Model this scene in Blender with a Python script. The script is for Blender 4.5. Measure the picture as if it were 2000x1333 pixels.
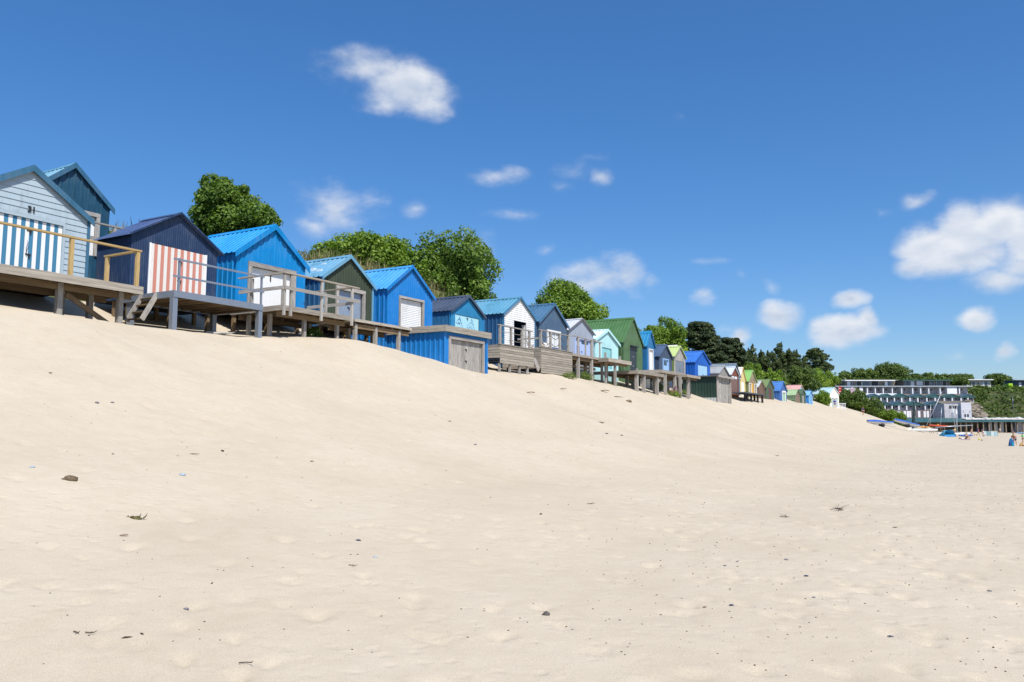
import bpy, math, random
import numpy as np
from mathutils import Vector, Matrix

# ---------------------------------------------------------------- camera, sky, sun, exposure
# Heights are measured from the photographer's eye (z = 0); the sand at his feet is at about -1.6 m.
sc = bpy.context.scene
for o in list(bpy.data.objects):
    bpy.data.objects.remove(o, do_unlink=True)
R = math.radians
cam_d = bpy.data.cameras.new('camera'); cam = bpy.data.objects.new('camera', cam_d)
sc.collection.objects.link(cam); sc.camera = cam
cam_d.sensor_width = 36.0; cam_d.lens = 28.0; cam_d.clip_start = 0.05; cam_d.clip_end = 6000
cam.location = (0, 0, 0); cam.rotation_euler = (R(90 + 5.87), 0, 0)

SUN_AZ, SUN_EL = R(154), R(54)          # azimuth clockwise from +Y
sun_dir = Vector((math.sin(SUN_AZ)*math.cos(SUN_EL), math.cos(SUN_AZ)*math.cos(SUN_EL), math.sin(SUN_EL)))
sun_d = bpy.data.lights.new('sun', 'SUN'); sun_d.energy = 4.4; sun_d.angle = R(0.53); sun_d.color = (1.0, 0.955, 0.885)
sun = bpy.data.objects.new('sun', sun_d); sc.collection.objects.link(sun)
sun.rotation_euler = sun_dir.to_track_quat('Z', 'Y').to_euler(); sun.location = sun_dir*200

sc.view_settings.view_transform = 'Standard'; sc.view_settings.look = 'None'
sc.view_settings.exposure = 0.40; sc.view_settings.gamma = 1.0; sc.view_settings.use_curve_mapping = False
sc.render.resolution_x = 1024; sc.render.resolution_y = 682
sc.cycles.max_bounces = 5; sc.cycles.transparent_max_bounces = 8

# clouds: (azimuth, elevation, half width, half height, strength) in degrees, all round the sky
CLOUDS = [(-7.98, 23.03, 5.1, 2.43, 1.52), (-11.35, 24.14, 4.49, 2.2, 0.95), (-14.29, 24.54, 2.58, 1.36, 0.5), (-9.83, 22.26, 3.18, 1.65, 1.05), (-6.1, 23.28, 2.15, 1.88, 1.24),
          (-12.95, 14.86, 4.89, 2.72, 0.69), (-10.62, 15.34, 2.08, 1.99, 0.57), (-7.3, 14.94, 1.69, 1.11, 0.43), (-14.7, 13.71, 2.52, 1.49, 0.48), (-1.51, 17.54, 2.95, 1.1, 0.76),
          (6.58, 17.08, 1.48, 1.1, 0.86), (4.53, 17.85, 3.19, 1.49, 0.42), (2.83, 16.46, 2.14, 0.91, 0.39), (0.0, 14.69, 3.2, 0.71, 0.44), (5.67, 18.69, 2.66, 0.79, 0.34),
          (-2.62, 12.33, 2.39, 1.8, 0.76), (2.43, 12.33, 1.33, 0.82, 0.62), (5.21, 10.11, 4.44, 2.07, 0.81), (6.76, 10.16, 4.15, 2.06, 1.05), (8.15, 10.23, 2.84, 2.16, 1.05),
          (9.96, 9.64, 1.79, 1.13, 0.76), (3.54, 9.77, 2.63, 1.35, 0.67), (13.69, 8.8, 1.39, 1.32, 0.81), (16.16, 9.83, 0.97, 0.7, 0.48), (18.52, 9.29, 1.04, 0.79, 0.48),
          (18.96, 7.25, 2.1, 1.48, 1.52), (22.96, 5.97, 2.64, 1.44, 1.62), (24.08, 6.59, 0.87, 1.15, 1.43), (22.18, 6.34, 1.79, 1.16, 1.43), (23.36, 8.15, 1.5, 0.96, 1.24),
          (16.39, 5.86, 0.96, 1.1, 1.05), (15.54, 6.24, 1.22, 1.01, 0.48), (27.77, 14.25, 1.58, 0.81, 1.05), (25.48, 13.81, 1.3, 0.56, 0.48), (28.5, 11.21, 2.82, 2.27, 1.72),
          (30.52, 11.62, 2.71, 2.67, 1.81), (32.2, 12.05, 2.25, 2.4, 1.81), (33.71, 10.62, 2.88, 3.44, 1.81), (27.56, 10.0, 2.06, 1.2, 1.15), (29.88, 10.11, 3.5, 1.62, 1.52),
          (31.72, 8.35, 2.99, 1.33, 0.81), (32.71, 9.19, 2.21, 1.31, 1.05), (30.31, 6.01, 1.55, 1.17, 1.52), (32.16, 4.08, 1.04, 0.71, 0.95), (29.28, 3.89, 1.03, 0.64, 0.53),
          (12.56, 21.07, 0.93, 0.57, 0.34), (13.92, 10.93, 4.44, 0.5, 0.34), (-99.5, 34.7, 5.1, 2.1, 0.65), (149.2, 19.5, 3.2, 1.1, 1.6), (-139.8, 12.9, 4.7, 2.6, 1.5),
          (-89.1, 18.9, 5.0, 2.4, 0.66), (-165.3, 14.3, 6.5, 2.4, 1.28), (-82.3, 12.6, 6.6, 3.5, 0.62), (-125.2, 4.0, 5.0, 2.2, 0.8), (133.8, 34.6, 4.3, 1.6, 1.3),
          (166.4, 34.4, 3.9, 1.6, 1.4), (-178.1, 23.2, 3.9, 1.4, 1.53), (70.7, 36.1, 4.5, 2.4, 1.0)]

def make_world():
    w = bpy.data.worlds.new('World'); sc.world = w; w.use_nodes = True
    nt = w.node_tree; N = nt.nodes; L = nt.links
    for n in list(N): N.remove(n)
    out = N.new('ShaderNodeOutputWorld'); bg = N.new('ShaderNodeBackground')
    sky = N.new('ShaderNodeTexSky'); sky.sky_type = 'NISHITA'; sky.sun_disc = False
    sky.sun_elevation = SUN_EL; sky.sun_rotation = SUN_AZ
    sky.altitude = 0; sky.air_density = 1.0; sky.dust_density = 0.6; sky.ozone_density = 10.0
    hsv = N.new('ShaderNodeHueSaturation'); hsv.inputs['Saturation'].default_value = 1.24; hsv.inputs['Value'].default_value = 1.0
    hsv.inputs['Hue'].default_value = 0.505
    gam = N.new('ShaderNodeGamma'); gam.inputs['Gamma'].default_value = 0.80      # the camera's soft shoulder towards the bright horizon
    L.new(sky.outputs[0], gam.inputs['Color']); L.new(gam.outputs[0], hsv.inputs['Color'])
    def math_(op, a, b=None, clamp=False):
        n = N.new('ShaderNodeMath'); n.operation = op; n.use_clamp = clamp
        for i, v in enumerate((a, b)):
            if v is None: continue
            if isinstance(v, (int, float)): n.inputs[i].default_value = v
            else: L.new(v, n.inputs[i])
        return n.outputs[0]
    tc = N.new('ShaderNodeTexCoord'); sep = N.new('ShaderNodeSeparateXYZ'); L.new(tc.outputs['Generated'], sep.inputs[0])
    az = math_('ARCTAN2', sep.outputs[0], sep.outputs[1]); el = math_('ARCSINE', sep.outputs[2])
    cmb = N.new('ShaderNodeCombineXYZ'); L.new(az, cmb.inputs[0]); L.new(el, cmb.inputs[1])
    # ragged outlines: the position is pushed about by noise before the puffs are looked up
    nz = N.new('ShaderNodeTexNoise'); nz.inputs['Scale'].default_value = 7.0; nz.inputs['Detail'].default_value = 5.0
    L.new(tc.outputs['Generated'], nz.inputs['Vector'])
    vs = N.new('ShaderNodeVectorMath'); vs.operation = 'SUBTRACT'; vs.inputs[1].default_value = (.5, .5, .5); L.new(nz.outputs['Color'], vs.inputs[0])
    vm = N.new('ShaderNodeVectorMath'); vm.operation = 'MULTIPLY_ADD'; vm.inputs[1].default_value = (.085, .055, 0)
    L.new(vs.outputs[0], vm.inputs[0]); L.new(cmb.outputs[0], vm.inputs[2])
    uv = vm.outputs[0]
    total = None; upper = None
    for (ca, ce, ha, he, wt) in CLOUDS:
        m = N.new('ShaderNodeVectorMath'); m.operation = 'MULTIPLY_ADD'
        m.inputs[1].default_value = (1/R(ha), 1/R(he), 0); m.inputs[2].default_value = (-ca/ha, -ce/he, 0)
        L.new(uv, m.inputs[0])
        g = N.new('ShaderNodeTexGradient'); g.gradient_type = 'SPHERICAL'; L.new(m.outputs[0], g.inputs[0])
        v = math_('MULTIPLY', g.outputs['Fac'], wt)
        total = v if total is None else math_('MAXIMUM', total, v)
        if wt > 1.42 and abs(ca) < 40:                      # the heavier clouds: look a little higher up to find their shaded bases
            m2 = N.new('ShaderNodeVectorMath'); m2.operation = 'ADD'; m2.inputs[1].default_value = (.06, -.52, 0); L.new(m.outputs[0], m2.inputs[0])
            g2 = N.new('ShaderNodeTexGradient'); g2.gradient_type = 'SPHERICAL'; L.new(m2.outputs[0], g2.inputs[0])
            v2 = math_('MULTIPLY', g2.outputs['Fac'], wt); upper = v2 if upper is None else math_('MAXIMUM', upper, v2)
    st = N.new('ShaderNodeVectorMath'); st.operation = 'MULTIPLY'; st.inputs[1].default_value = (1, 1, 1.7); L.new(tc.outputs['Generated'], st.inputs[0])
    n2 = N.new('ShaderNodeTexNoise'); n2.inputs['Scale'].default_value = 15; n2.inputs['Detail'].default_value = 6; n2.inputs['Roughness'].default_value = .56
    L.new(st.outputs[0], n2.inputs['Vector'])
    off = N.new('ShaderNodeVectorMath'); off.operation = 'ADD'; off.inputs[1].default_value = (0.004, 0.0, 0.02); L.new(st.outputs[0], off.inputs[0])
    n3 = N.new('ShaderNodeTexNoise'); n3.inputs['Scale'].default_value = 15; n3.inputs['Detail'].default_value = 4; n3.inputs['Roughness'].default_value = .5
    L.new(off.outputs[0], n3.inputs['Vector'])
    dens = math_('ADD', total, math_('MULTIPLY', math_('MULTIPLY', math_('SUBTRACT', n2.outputs['Fac'], .53), 1.5), math_('MULTIPLY', total, 4.0, True)))
    mr = N.new('ShaderNodeMapRange'); mr.interpolation_type = 'SMOOTHERSTEP'; mr.inputs['From Min'].default_value = .04; mr.inputs['From Max'].default_value = 1.22
    L.new(dens, mr.inputs['Value'])
    emb = math_('MULTIPLY', math_('SUBTRACT', n2.outputs['Fac'], n3.outputs['Fac']), .55)
    base = math_('MULTIPLY', math_('MAXIMUM', math_('SUBTRACT', total, upper), 0.0), .16)
    lum = math_('SUBTRACT', math_('ADD', .90, emb), base)
    lumc = math_('MINIMUM', math_('MAXIMUM', lum, .62), 1.0)
    col = N.new('ShaderNodeMix'); col.data_type = 'RGBA'; col.inputs['A'].default_value = (.42, .53, .72, 1); col.inputs['B'].default_value = (.90, .92, .96, 1)
    L.new(math_('MULTIPLY', math_('SUBTRACT', lumc, .55), 2.4, True), col.inputs['Factor'])
    mul = N.new('ShaderNodeVectorMath'); mul.operation = 'SCALE'; mul.inputs['Scale'].default_value = CLOUD_GAIN; L.new(col.outputs['Result'], mul.inputs[0])
    mix = N.new('ShaderNodeMix'); mix.data_type = 'RGBA'
    L.new(math_('MULTIPLY', mr.outputs[0], .93), mix.inputs['Factor']); L.new(hsv.outputs[0], mix.inputs['A']); L.new(mul.outputs[0], mix.inputs['B'])
    L.new(mix.outputs['Result'], bg.inputs['Color']); bg.inputs['Strength'].default_value = SKY_STRENGTH
    L.new(bg.outputs[0], out.inputs['Surface'])
SKY_STRENGTH = 0.15; CLOUD_GAIN = 0.74/SKY_STRENGTH
make_world()

# ---------------------------------------------------------------- the place: row frame and the lie of the land
# The hut row runs at 30 degrees to the right of the view. t = metres along the row, s = metres from the camera towards the dune, z = height.
UX, UY = math.sin(math.radians(30)), math.cos(math.radians(30))
def W3(t, s, z): return (t*UX - s*UY, t*UY + s*UX, z)
def _smooth_table(xs, ys, n=1200, k=18, lo=None, hi=None):
    lo = xs[0] if lo is None else lo; hi = xs[-1] if hi is None else hi
    g = np.linspace(lo, hi, n); v = np.interp(g, xs, ys)
    ker = np.exp(-np.linspace(-2.2, 2.2, 2*k+1)**2); ker /= ker.sum()
    v = np.convolve(np.pad(v, k, mode='edge'), ker, mode='valid')
    return g, v
_G = _smooth_table([-.2, 0, .19, .37, .56, .74, .90, 1.0, 1.1], [-.004, 0, .03, .12, .31, .57, .85, 1.0, 1.12], k=40)
_B = _smooth_table([-60, 0, 12, 15, 19.7, 22, 24.5, 26.5, 28, 30, 33, 35.5, 41, 45, 50, 57, 63, 78, 95, 120, 190, 400],
                   [2.7, 2.8, 2.98, 2.85, 2.9, 3.2, 3.38, 3.25, 3.1, 2.95, 2.6, 2.72, 2.86, 2.83, 2.6, 2.4, 2.25, 2.2, 2.45, 2.5, 2.3, 2.3], n=4000, k=14)
_A = _smooth_table([-60, 0, 20, 60, 100, 400], [-1.6, -1.6, -1.75, -2.4, -2.8, -2.9], n=1200, k=40)
def sand_np(t, s):
    t = np.asarray(t, float); s = np.asarray(s, float)
    base = np.interp(t, *_A); b = np.interp(t, *_B)
    fade = np.clip((t - 192)/42, 0, 1); fade = fade*fade*(3 - 2*fade)
    b = b*(1-fade) + (base + .25)*fade
    top = np.maximum(b + .3, 3.2)*(1-fade) + (base + .3)*fade
    x = s/21.5
    z = base + (b-base)*np.interp(np.clip(x, 0, 1), *_G)
    z = np.where(s < 0, base + .022*np.maximum(s, -45), z)
    u = np.clip((s - 21.5)/2.7, 0, 1)
    z = np.where(s > 21.5, b + (top-b)*u, z)
    z = np.where(s > 24.2, top + np.minimum(s - 24.2, 2.4)*.42, z)
    return z
def sand(t, s): return float(sand_np(t, s))
def sand_xy(x, y): return sand(x*UX + y*UY, -x*UY + y*UX)

BROADLEAF = [
    (-14.73, 40.99, 11.3, 2.41, 1.71, 'round leafy tree behind the navy and bright blue huts'),
    (-10.16, 54.62, 11.19, 3.62, 1.72, 'low broad leafy tree behind the dark green hut'),
    (-4.64, 58.06, 11.2, 4.01, 2.65, 'large spreading leafy tree behind the roller shutter hut'),
    (5.37, 75.24, 10.75, 3.87, 2.66, 'domed leafy tree behind the white boarded hut'),
    (18.19, 97.44, 9.74, 3.57, 3.69, 'tall leafy tree behind the big green hut')]

CONIFERS = [
    (27.54, 115.65, 10.5, 3.2, 4.09, 'tier', 'dark layered cypress behind the vivid blue hut'),
    (35.75, 129.96, 9.62, 3.09, 4.09, 'tier', 'dark cypress behind the grey roofed store, second of the conifers'),
    (44.75, 147.65, 9.59, 2.94, 4.46, 'pine', 'ragged dark pine behind the lime roofed hut'),
    (48.27, 149.79, 8.96, 2.6, 4.14, 'pine', 'short dark pine behind the olive green hut'),
    (59.33, 174.93, 11.37, 3.26, 5.73, 'pine', 'pine with twin tops behind the cornflower blue hut'),
    (66.35, 185.14, 11.43, 3.21, 5.0, 'pine', 'shorter ragged pine beside the lone spreading pine'),
    (75.37, 196.63, 14.62, 4.17, 4.99, 'umbrella', 'lone spreading pine with a bare trunk above the hut row end')]

SHRUBS = [
    (43.4, 134.42, 6.7, 2.81, 2.29, 'bright green shrub behind the olive green hut'),
    (57.77, 159.34, 8.51, 3.69, 2.76, 'dark rounded shrub behind the pink roof'),
    (71.59, 183.4, 9.03, 3.83, 3.01, 'rounded green shrub below the lone spreading pine'),
    (31.51, 113.73, 6.26, 2.27, 1.79, 'dark green shrub behind the brown gabled hut'),
    (36.86, 123.0, 7.08, 2.06, 2.25, 'green shrub behind the cream yellow hut'),
    (65.87, 173.47, 8.37, 3.46, 2.34, 'pale green shrub right of the pink roof'),
    (11.12, 78.21, 8.12, 1.51, 1.26, 'low green shrub behind the tallest hut'),
    (60.23, 155.0, 4.65, 1.79, 1.54, 'clipped green bush left of the white hut'),
    (125.44, 300.0, 18.04, 2.7, 2.41, 'small spiky tree above the left end of the chalet terraces'),
    (134.99, 305.0, 18.44, 4.7, 3.14, 'dark low tree above the chalet terraces, left of the big dome'),
    (148.01, 310.0, 19.64, 7.17, 4.48, 'large domed tree above the chalet terraces'),
    (154.17, 305.0, 17.66, 2.74, 2.35, 'small round tree right of the big dome'),
    (162.09, 310.0, 18.15, 3.39, 2.19, 'grey green tree above the middle of the terraces'),
    (168.45, 310.0, 17.65, 3.79, 2.09, 'flat topped tree above the terraces'),
    (176.15, 312.0, 17.66, 4.41, 2.01, 'dense low tree left of the white bungalow'),
    (200.51, 330.0, 18.36, 4.88, 2.65, 'wind shaped tree behind the white bungalow'),
    (84.77, 200.0, 5.8, 3.73, 2.44, 'dense green bush beside the white balustrade'),
    (87.98, 196.0, 3.06, 3.65, 3.02, 'broad green bush on the dune end behind the covered boats'),
    (91.12, 192.0, 0.92, 3.21, 2.34, 'low pale bush above the blue covered boats')]

LITTER = [
    (-5.561, 10.151, 0.193, 'driftwood', 'weathered lump of driftwood lying on the sand at far left'),
    (-4.211, 9.07, 0.27, 'husk', 'long greenish seaweed husk at left, below the driftwood lump'),
    (-3.968, 8.305, 0.083, 'leaf', 'curled brown leaf just below the seaweed husk'),
    (-1.716, 9.083, 0.071, 'shell', 'blue grey mussel shell near the middle of the lower sand'),
    (-1.4, 8.345, 0.049, 'pebble', 'pale blue pebble just below the mussel shell'),
    (-2.459, 6.182, 0.047, 'pebble', 'purple grey pebble at lower left'),
    (-2.869, 5.422, 0.071, 'twig', 'forked thin twig at lower left, left one of the pair'),
    (-2.782, 5.437, 0.079, 'twig', 'forked thin twig at lower left, right one of the pair'),
    (-2.542, 5.425, 0.058, 'bark', 'dark strip of bark right of the twig pair'),
    (-2.487, 5.525, 0.039, 'bark', 'small bark flake above the dark bark strip'),
    (-1.639, 5.104, 0.103, 'twig', 'curved brown twig near the bottom edge'),
    (-1.532, 7.873, 0.103, 'twig', 'wispy curled root below the pale blue pebble'),
    (0.275, 6.571, 0.063, 'stone', 'upright dark stone in the lower middle of the sand'),
    (1.344, 13.704, 0.142, 'twig', 'black forked twig right of the middle of the sand'),
    (0.428, 12.084, 0.093, 'bark', 'dark crumbled bark left of the black forked twig'),
    (1.912, 7.134, 0.052, 'shell', 'dark mussel shell at lower right beside a brown leaf'),
    (1.649, 7.005, 0.046, 'leaf', 'reddish brown leaf left of a dark mussel shell'),
    (2.357, 9.025, 0.042, 'pebble', 'dark pebble, left of the two above the brown leaf'),
    (2.569, 9.298, 0.037, 'pebble', 'dark pebble, right of the two above the brown leaf'),
    (3.213, 9.543, 0.052, 'pebble', 'dark pebble right of the dark pebble pair'),
    (3.084, 8.555, 0.064, 'shell', 'dark shell half, highest of the two at right'),
    (2.791, 7.567, 0.047, 'shell', 'blue black shell, lower of the two at right'),
    (6.25, 15.494, 0.322, 'twig', 'tangle of thin sticks lying at middle right'),
    (4.611, 13.699, 0.167, 'twig', 'single thin upright stick left of the stick tangle'),
    (6.081, 12.888, 0.092, 'husk', 'small spiky weed below the stick tangle, further right'),
    (4.782, 8.189, 0.049, 'pebble', 'black pebble near the right edge'),
    (2.918, 6.336, 0.054, 'shell', 'pale blue shell at lower right'),
    (11.775, 35.709, 0.217, 'husk', 'dark seaweed scrap alone on the middle right sand'),
    (-1.79, 22.948, 0.148, 'husk', 'dark weed clump on the slope below the blue store'),
    (-4.897, 13.58, 0.111, 'bark', 'dark bark piece on the slope below the steel deck'),
    (-3.508, 14.103, 0.075, 'shell', 'dark ring shaped shell on the slope left of middle'),
    (-4.699, 11.486, 0.104, 'pebble', 'pale grey flat stone on the left slope'),
    (-7.693, 14.798, 0.096, 'pebble', 'grey stone high on the left slope'),
    (-7.551, 15.084, 0.076, 'pebble', 'small brown stone right of a grey stone, left slope'),
    (-9.21, 15.856, 0.094, 'bark', 'dark bark scrap highest on the left slope'),
    (-5.962, 12.001, 0.06, 'bark', 'black scrap on the slope above the driftwood lump'),
    (-6.201, 10.409, 0.07, 'pebble', 'pale blue stone at the far left edge of the slope'),
    (-2.536, 6.908, 0.043, 'bark', 'thin upright bark sliver at left'),
    (-0.365, 13.416, 0.069, 'bark', 'dark bark sliver in the middle of the sand'),
    (-5.109, 12.938, 0.197, 'twig', 'thin reddish twig on the left slope'),
    (0.816, 36.324, 0.467, 'leaf', 'flat brown driftwood plate below the planked terrace'),
    (2.666, 41.936, 0.405, 'leaf', 'small brown plate below the tall wooden posts'),
    (5.373, 46.505, 0.602, 'leaf', 'sandy brown plate below the open decks'),
    (6.722, 45.991, 0.388, 'driftwood', 'brown lump of wood below the low deck'),
    (6.042, 45.953, 0.715, 'twig', 'dark root sticking from the sand left of the brown lump'),
    (3.732, 33.547, 0.347, 'husk', 'dry tuft of weed on the slope in the middle'),
    (4.147, 30.359, 0.158, 'bark', 'dark bark sliver below the dry weed tuft'),
    (3.473, 29.406, 0.171, 'bark', 'dark bark flake, left of two below the dry weed tuft'),
    (-0.925, 20.153, 0.091, 'pebble', 'grey stone on the slope below the dark weed clump')]

SPOT = {'hauler': (64.5, 102.93, -2.9), 'child': (74.82, 117.57, -2.95), 'bather': (99.55, 173.7, -2.81), 'walker': (102.31, 175.95, -2.85), 'dog': (101.34, 175.25, -2.84), 'bluetop': (124.02, 211.38, -2.89), 'hat': (100.35, 170.54, -2.87), 'lyer': (75.44, 133.77, -2.76), 'sitter': (84.06, 148.19, -2.77), 'lounger': (89.07, 160.79, -2.7), 'hutperson': (67.12, 165.76, 3.43), 'duneperson': (70.04, 159.55, 1.47), 'tent': (83.84, 154.55, -2.6), 'windbreak': (102.58, 172.09, -2.89), 'ball': (77.57, 133.19, -2.83), 'ball2': (75.9, 129.62, -2.84), 'cat1': (83.69, 160.85, -2.2), 'cat2': (126.18, 229.26, -2.84), 'cat3': (186.03, 364.01, -2.66), 'kayak': (172.49, 325.35, -2.79), 'dinghy1': (62.78, 134.97, -0.81), 'dinghy2': (75.16, 156.43, -0.84), 'bag': (62.36, 100.24, -2.89), 'greyhut': (68.85, 152.5, 0.44), 'beachbag': (64.2, 101.13, -2.92)}


# ---------------------------------------------------------------- materials
def lin(c):
    return tuple((v/255/12.92 if v/255 <= .04045 else ((v/255+.055)/1.055)**2.4) for v in c)
_MATS = {}
def _new(name):
    m = bpy.data.materials.new(name); m.use_nodes = True
    nt = m.node_tree; b = nt.nodes['Principled BSDF']
    return m, nt, b
def _n(nt, kind, **kw):
    n = nt.nodes.new(kind)
    for k, v in kw.items():
        if k in n.inputs: n.inputs[k].default_value = v
        else: setattr(n, k, v)
    return n
def _ramp(nt, fac, stops):
    r = nt.nodes.new('ShaderNodeValToRGB'); el = r.color_ramp.elements
    while len(el) < len(stops): el.new(.5)
    for e, (p, c) in zip(el, stops): e.position = p; e.color = (*c, 1) if len(c) == 3 else c
    nt.links.new(fac, r.inputs[0]); return r.outputs[0]
def _bump(nt, b, h, strength, dist):
    bp = _n(nt, 'ShaderNodeBump', Strength=strength, Distance=dist); nt.links.new(h, bp.inputs['Height']); nt.links.new(bp.outputs[0], b.inputs['Normal']); return bp
def paint(rgb, rough=.5, wear=.12, k=.78, spec=.35, chips=None):
    """weathered paint or coated steel: colour mottled by fading, streaks and dust"""
    key = ('paint', rgb, rough, wear, k, chips)
    if key in _MATS: return _MATS[key]
    m, nt, b = _new('paint_%d_%d_%d' % rgb); c = tuple(k*v for v in lin(rgb)); L = nt.links
    tc = nt.nodes.new('ShaderNodeTexCoord')
    mp = _n(nt, 'ShaderNodeMapping', Scale=(6, 6, 1.1)); L.new(tc.outputs['Object'], mp.inputs[0])
    n1 = _n(nt, 'ShaderNodeTexNoise', Scale=1.6, Detail=6.0, Roughness=.65); L.new(mp.outputs[0], n1.inputs['Vector'])
    n2 = _n(nt, 'ShaderNodeTexNoise', Scale=.9, Detail=3.0); L.new(tc.outputs['Object'], n2.inputs['Vector'])
    mx = nt.nodes.new('ShaderNodeMath'); mx.operation = 'MULTIPLY'; L.new(n1.outputs['Fac'], mx.inputs[0]); L.new(n2.outputs['Fac'], mx.inputs[1])
    wear = wear*1.8+.05; gy = sum(c)/3; lo = tuple(v*(1-wear*1.5)+.02*wear for v in c); hi = tuple(v + (0.55*gy+.22 - v)*wear*.62 for v in c)
    col = _ramp(nt, mx.outputs[0], [(.10, lo), (.24, c), (.46, hi)])
    if chips:
        vn = _n(nt, 'ShaderNodeTexNoise', Scale=7.0, Detail=8.0, Roughness=.7); mp2 = _n(nt, 'ShaderNodeMapping', Scale=(1.6, 1.6, .5)); L.new(tc.outputs['Object'], mp2.inputs[0]); L.new(mp2.outputs[0], vn.inputs['Vector'])
        fac = _ramp(nt, vn.outputs['Fac'], [(.63, (0, 0, 0)), (.66, (1, 1, 1))])
        mm = nt.nodes.new('ShaderNodeMix'); mm.data_type = 'RGBA'; L.new(fac, mm.inputs['Factor']); L.new(col, mm.inputs['A']); mm.inputs['B'].default_value = (*[.8*v for v in lin(chips)], 1); col = mm.outputs['Result']
    L.new(col, b.inputs['Base Color'])
    rr = nt.nodes.new('ShaderNodeMapRange'); rr.inputs['To Min'].default_value = rough-.1; rr.inputs['To Max'].default_value = rough+.22; L.new(n1.outputs['Fac'], rr.inputs['Value']); L.new(rr.outputs[0], b.inputs['Roughness'])
    b.inputs['Specular IOR Level'].default_value = spec
    n3 = _n(nt, 'ShaderNodeTexNoise', Scale=45.0, Detail=2.0); L.new(tc.outputs['Object'], n3.inputs['Vector']); _bump(nt, b, n3.outputs['Fac'], .12, .01)
    _MATS[key] = m; return m
def wood(lo=(92, 82, 70), hi=(176, 166, 152), var=.25, rough=.85, k=.8):
    """bare or silvered timber, grain along the long side of each plank, every plank a shade of its own"""
    key = ('wood', lo, hi, var)
    if key in _MATS: return _MATS[key]
    m, nt, b = _new('timber_%d_%d_%d' % hi); L = nt.links
    tc = nt.nodes.new('ShaderNodeTexCoord'); oi = nt.nodes.new('ShaderNodeObjectInfo')
    ad = nt.nodes.new('ShaderNodeVectorMath'); ad.operation = 'ADD'; L.new(tc.outputs['Generated'], ad.inputs[0])
    sc_ = nt.nodes.new('ShaderNodeVectorMath'); sc_.operation = 'SCALE'; sc_.inputs['Scale'].default_value = 37.0
    cx = nt.nodes.new('ShaderNodeCombineXYZ'); [L.new(oi.outputs['Random'], cx.inputs[i]) for i in range(3)]; L.new(cx.outputs[0], sc_.inputs[0]); L.new(sc_.outputs[0], ad.inputs[1])
    n1 = _n(nt, 'ShaderNodeTexNoise', Scale=5.0, Detail=8.0, Roughness=.7); L.new(ad.outputs[0], n1.inputs['Vector'])
    tcm = _n(nt, 'ShaderNodeTexNoise', Scale=1.3, Detail=4.0); L.new(tc.outputs['Object'], tcm.inputs['Vector'])
    a, z = [tuple(k*v for v in lin(c)) for c in (lo, hi)]; mid = tuple((p+q)/2 for p, q in zip(a, z))
    col = _ramp(nt, n1.outputs['Fac'], [(.28, a), (.5, mid), (.72, z)])
    mr = nt.nodes.new('ShaderNodeMapRange'); mr.inputs['To Min'].default_value = 1-var; mr.inputs['To Max'].default_value = 1+var; L.new(oi.outputs['Random'], mr.inputs['Value'])
    vm = nt.nodes.new('ShaderNodeVectorMath'); vm.operation = 'SCALE'; L.new(col, vm.inputs[0]); L.new(mr.outputs[0], vm.inputs['Scale'])
    L.new(vm.outputs[0], b.inputs['Base Color']); b.inputs['Roughness'].default_value = rough; b.inputs['Specular IOR Level'].default_value = .2
    _bump(nt, b, n1.outputs['Fac'], .35, .006)
    _MATS[key] = m; return m
def plain(name, rgb, rough=.6, metal=0.0, k=.8, noise=.15, scale=8.0):
    key = ('plain', name)
    if key in _MATS: return _MATS[key]
    m, nt, b = _new(name); c = tuple(k*v for v in lin(rgb))
    tc = nt.nodes.new('ShaderNodeTexCoord'); n1 = _n(nt, 'ShaderNodeTexNoise', Scale=scale, Detail=5.0, Roughness=.6); nt.links.new(tc.outputs['Object'], n1.inputs['Vector'])
    col = _ramp(nt, n1.outputs['Fac'], [(.3, tuple(v*(1-noise) for v in c)), (.7, tuple(min(1, v*(1+noise)) for v in c))])
    nt.links.new(col, b.inputs['Base Color']); b.inputs['Roughness'].default_value = rough; b.inputs['Metallic'].default_value = metal
    _bump(nt, b, n1.outputs['Fac'], .15, .01)
    _MATS[key] = m; return m
def leafmat(name, dark, light, trans=.35, rough=.55):
    m = bpy.data.materials.new(name); m.use_nodes = True; nt = m.node_tree; L = nt.links
    for n in list(nt.nodes): nt.nodes.remove(n)
    out = nt.nodes.new('ShaderNodeOutputMaterial'); at = nt.nodes.new('ShaderNodeAttribute'); at.attribute_name = 'tint'
    col = _ramp(nt, at.outputs['Fac'], [(0, dark), (.6, tuple((a+b)/2 for a, b in zip(dark, light))), (1, light)])
    pb = nt.nodes.new('ShaderNodeBsdfPrincipled'); pb.inputs['Roughness'].default_value = rough; pb.inputs['Specular IOR Level'].default_value = .3; L.new(col, pb.inputs['Base Color'])
    tr = nt.nodes.new('ShaderNodeBsdfTranslucent'); vm = nt.nodes.new('ShaderNodeVectorMath'); vm.operation = 'MULTIPLY'; vm.inputs[1].default_value = (1.25, 1.35, .5); L.new(col, vm.inputs[0]); L.new(vm.outputs[0], tr.inputs['Color'])
    ms = nt.nodes.new('ShaderNodeMixShader'); ms.inputs[0].default_value = trans; L.new(pb.outputs[0], ms.inputs[1]); L.new(tr.outputs[0], ms.inputs[2]); L.new(ms.outputs[0], out.inputs['Surface'])
    return m
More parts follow.
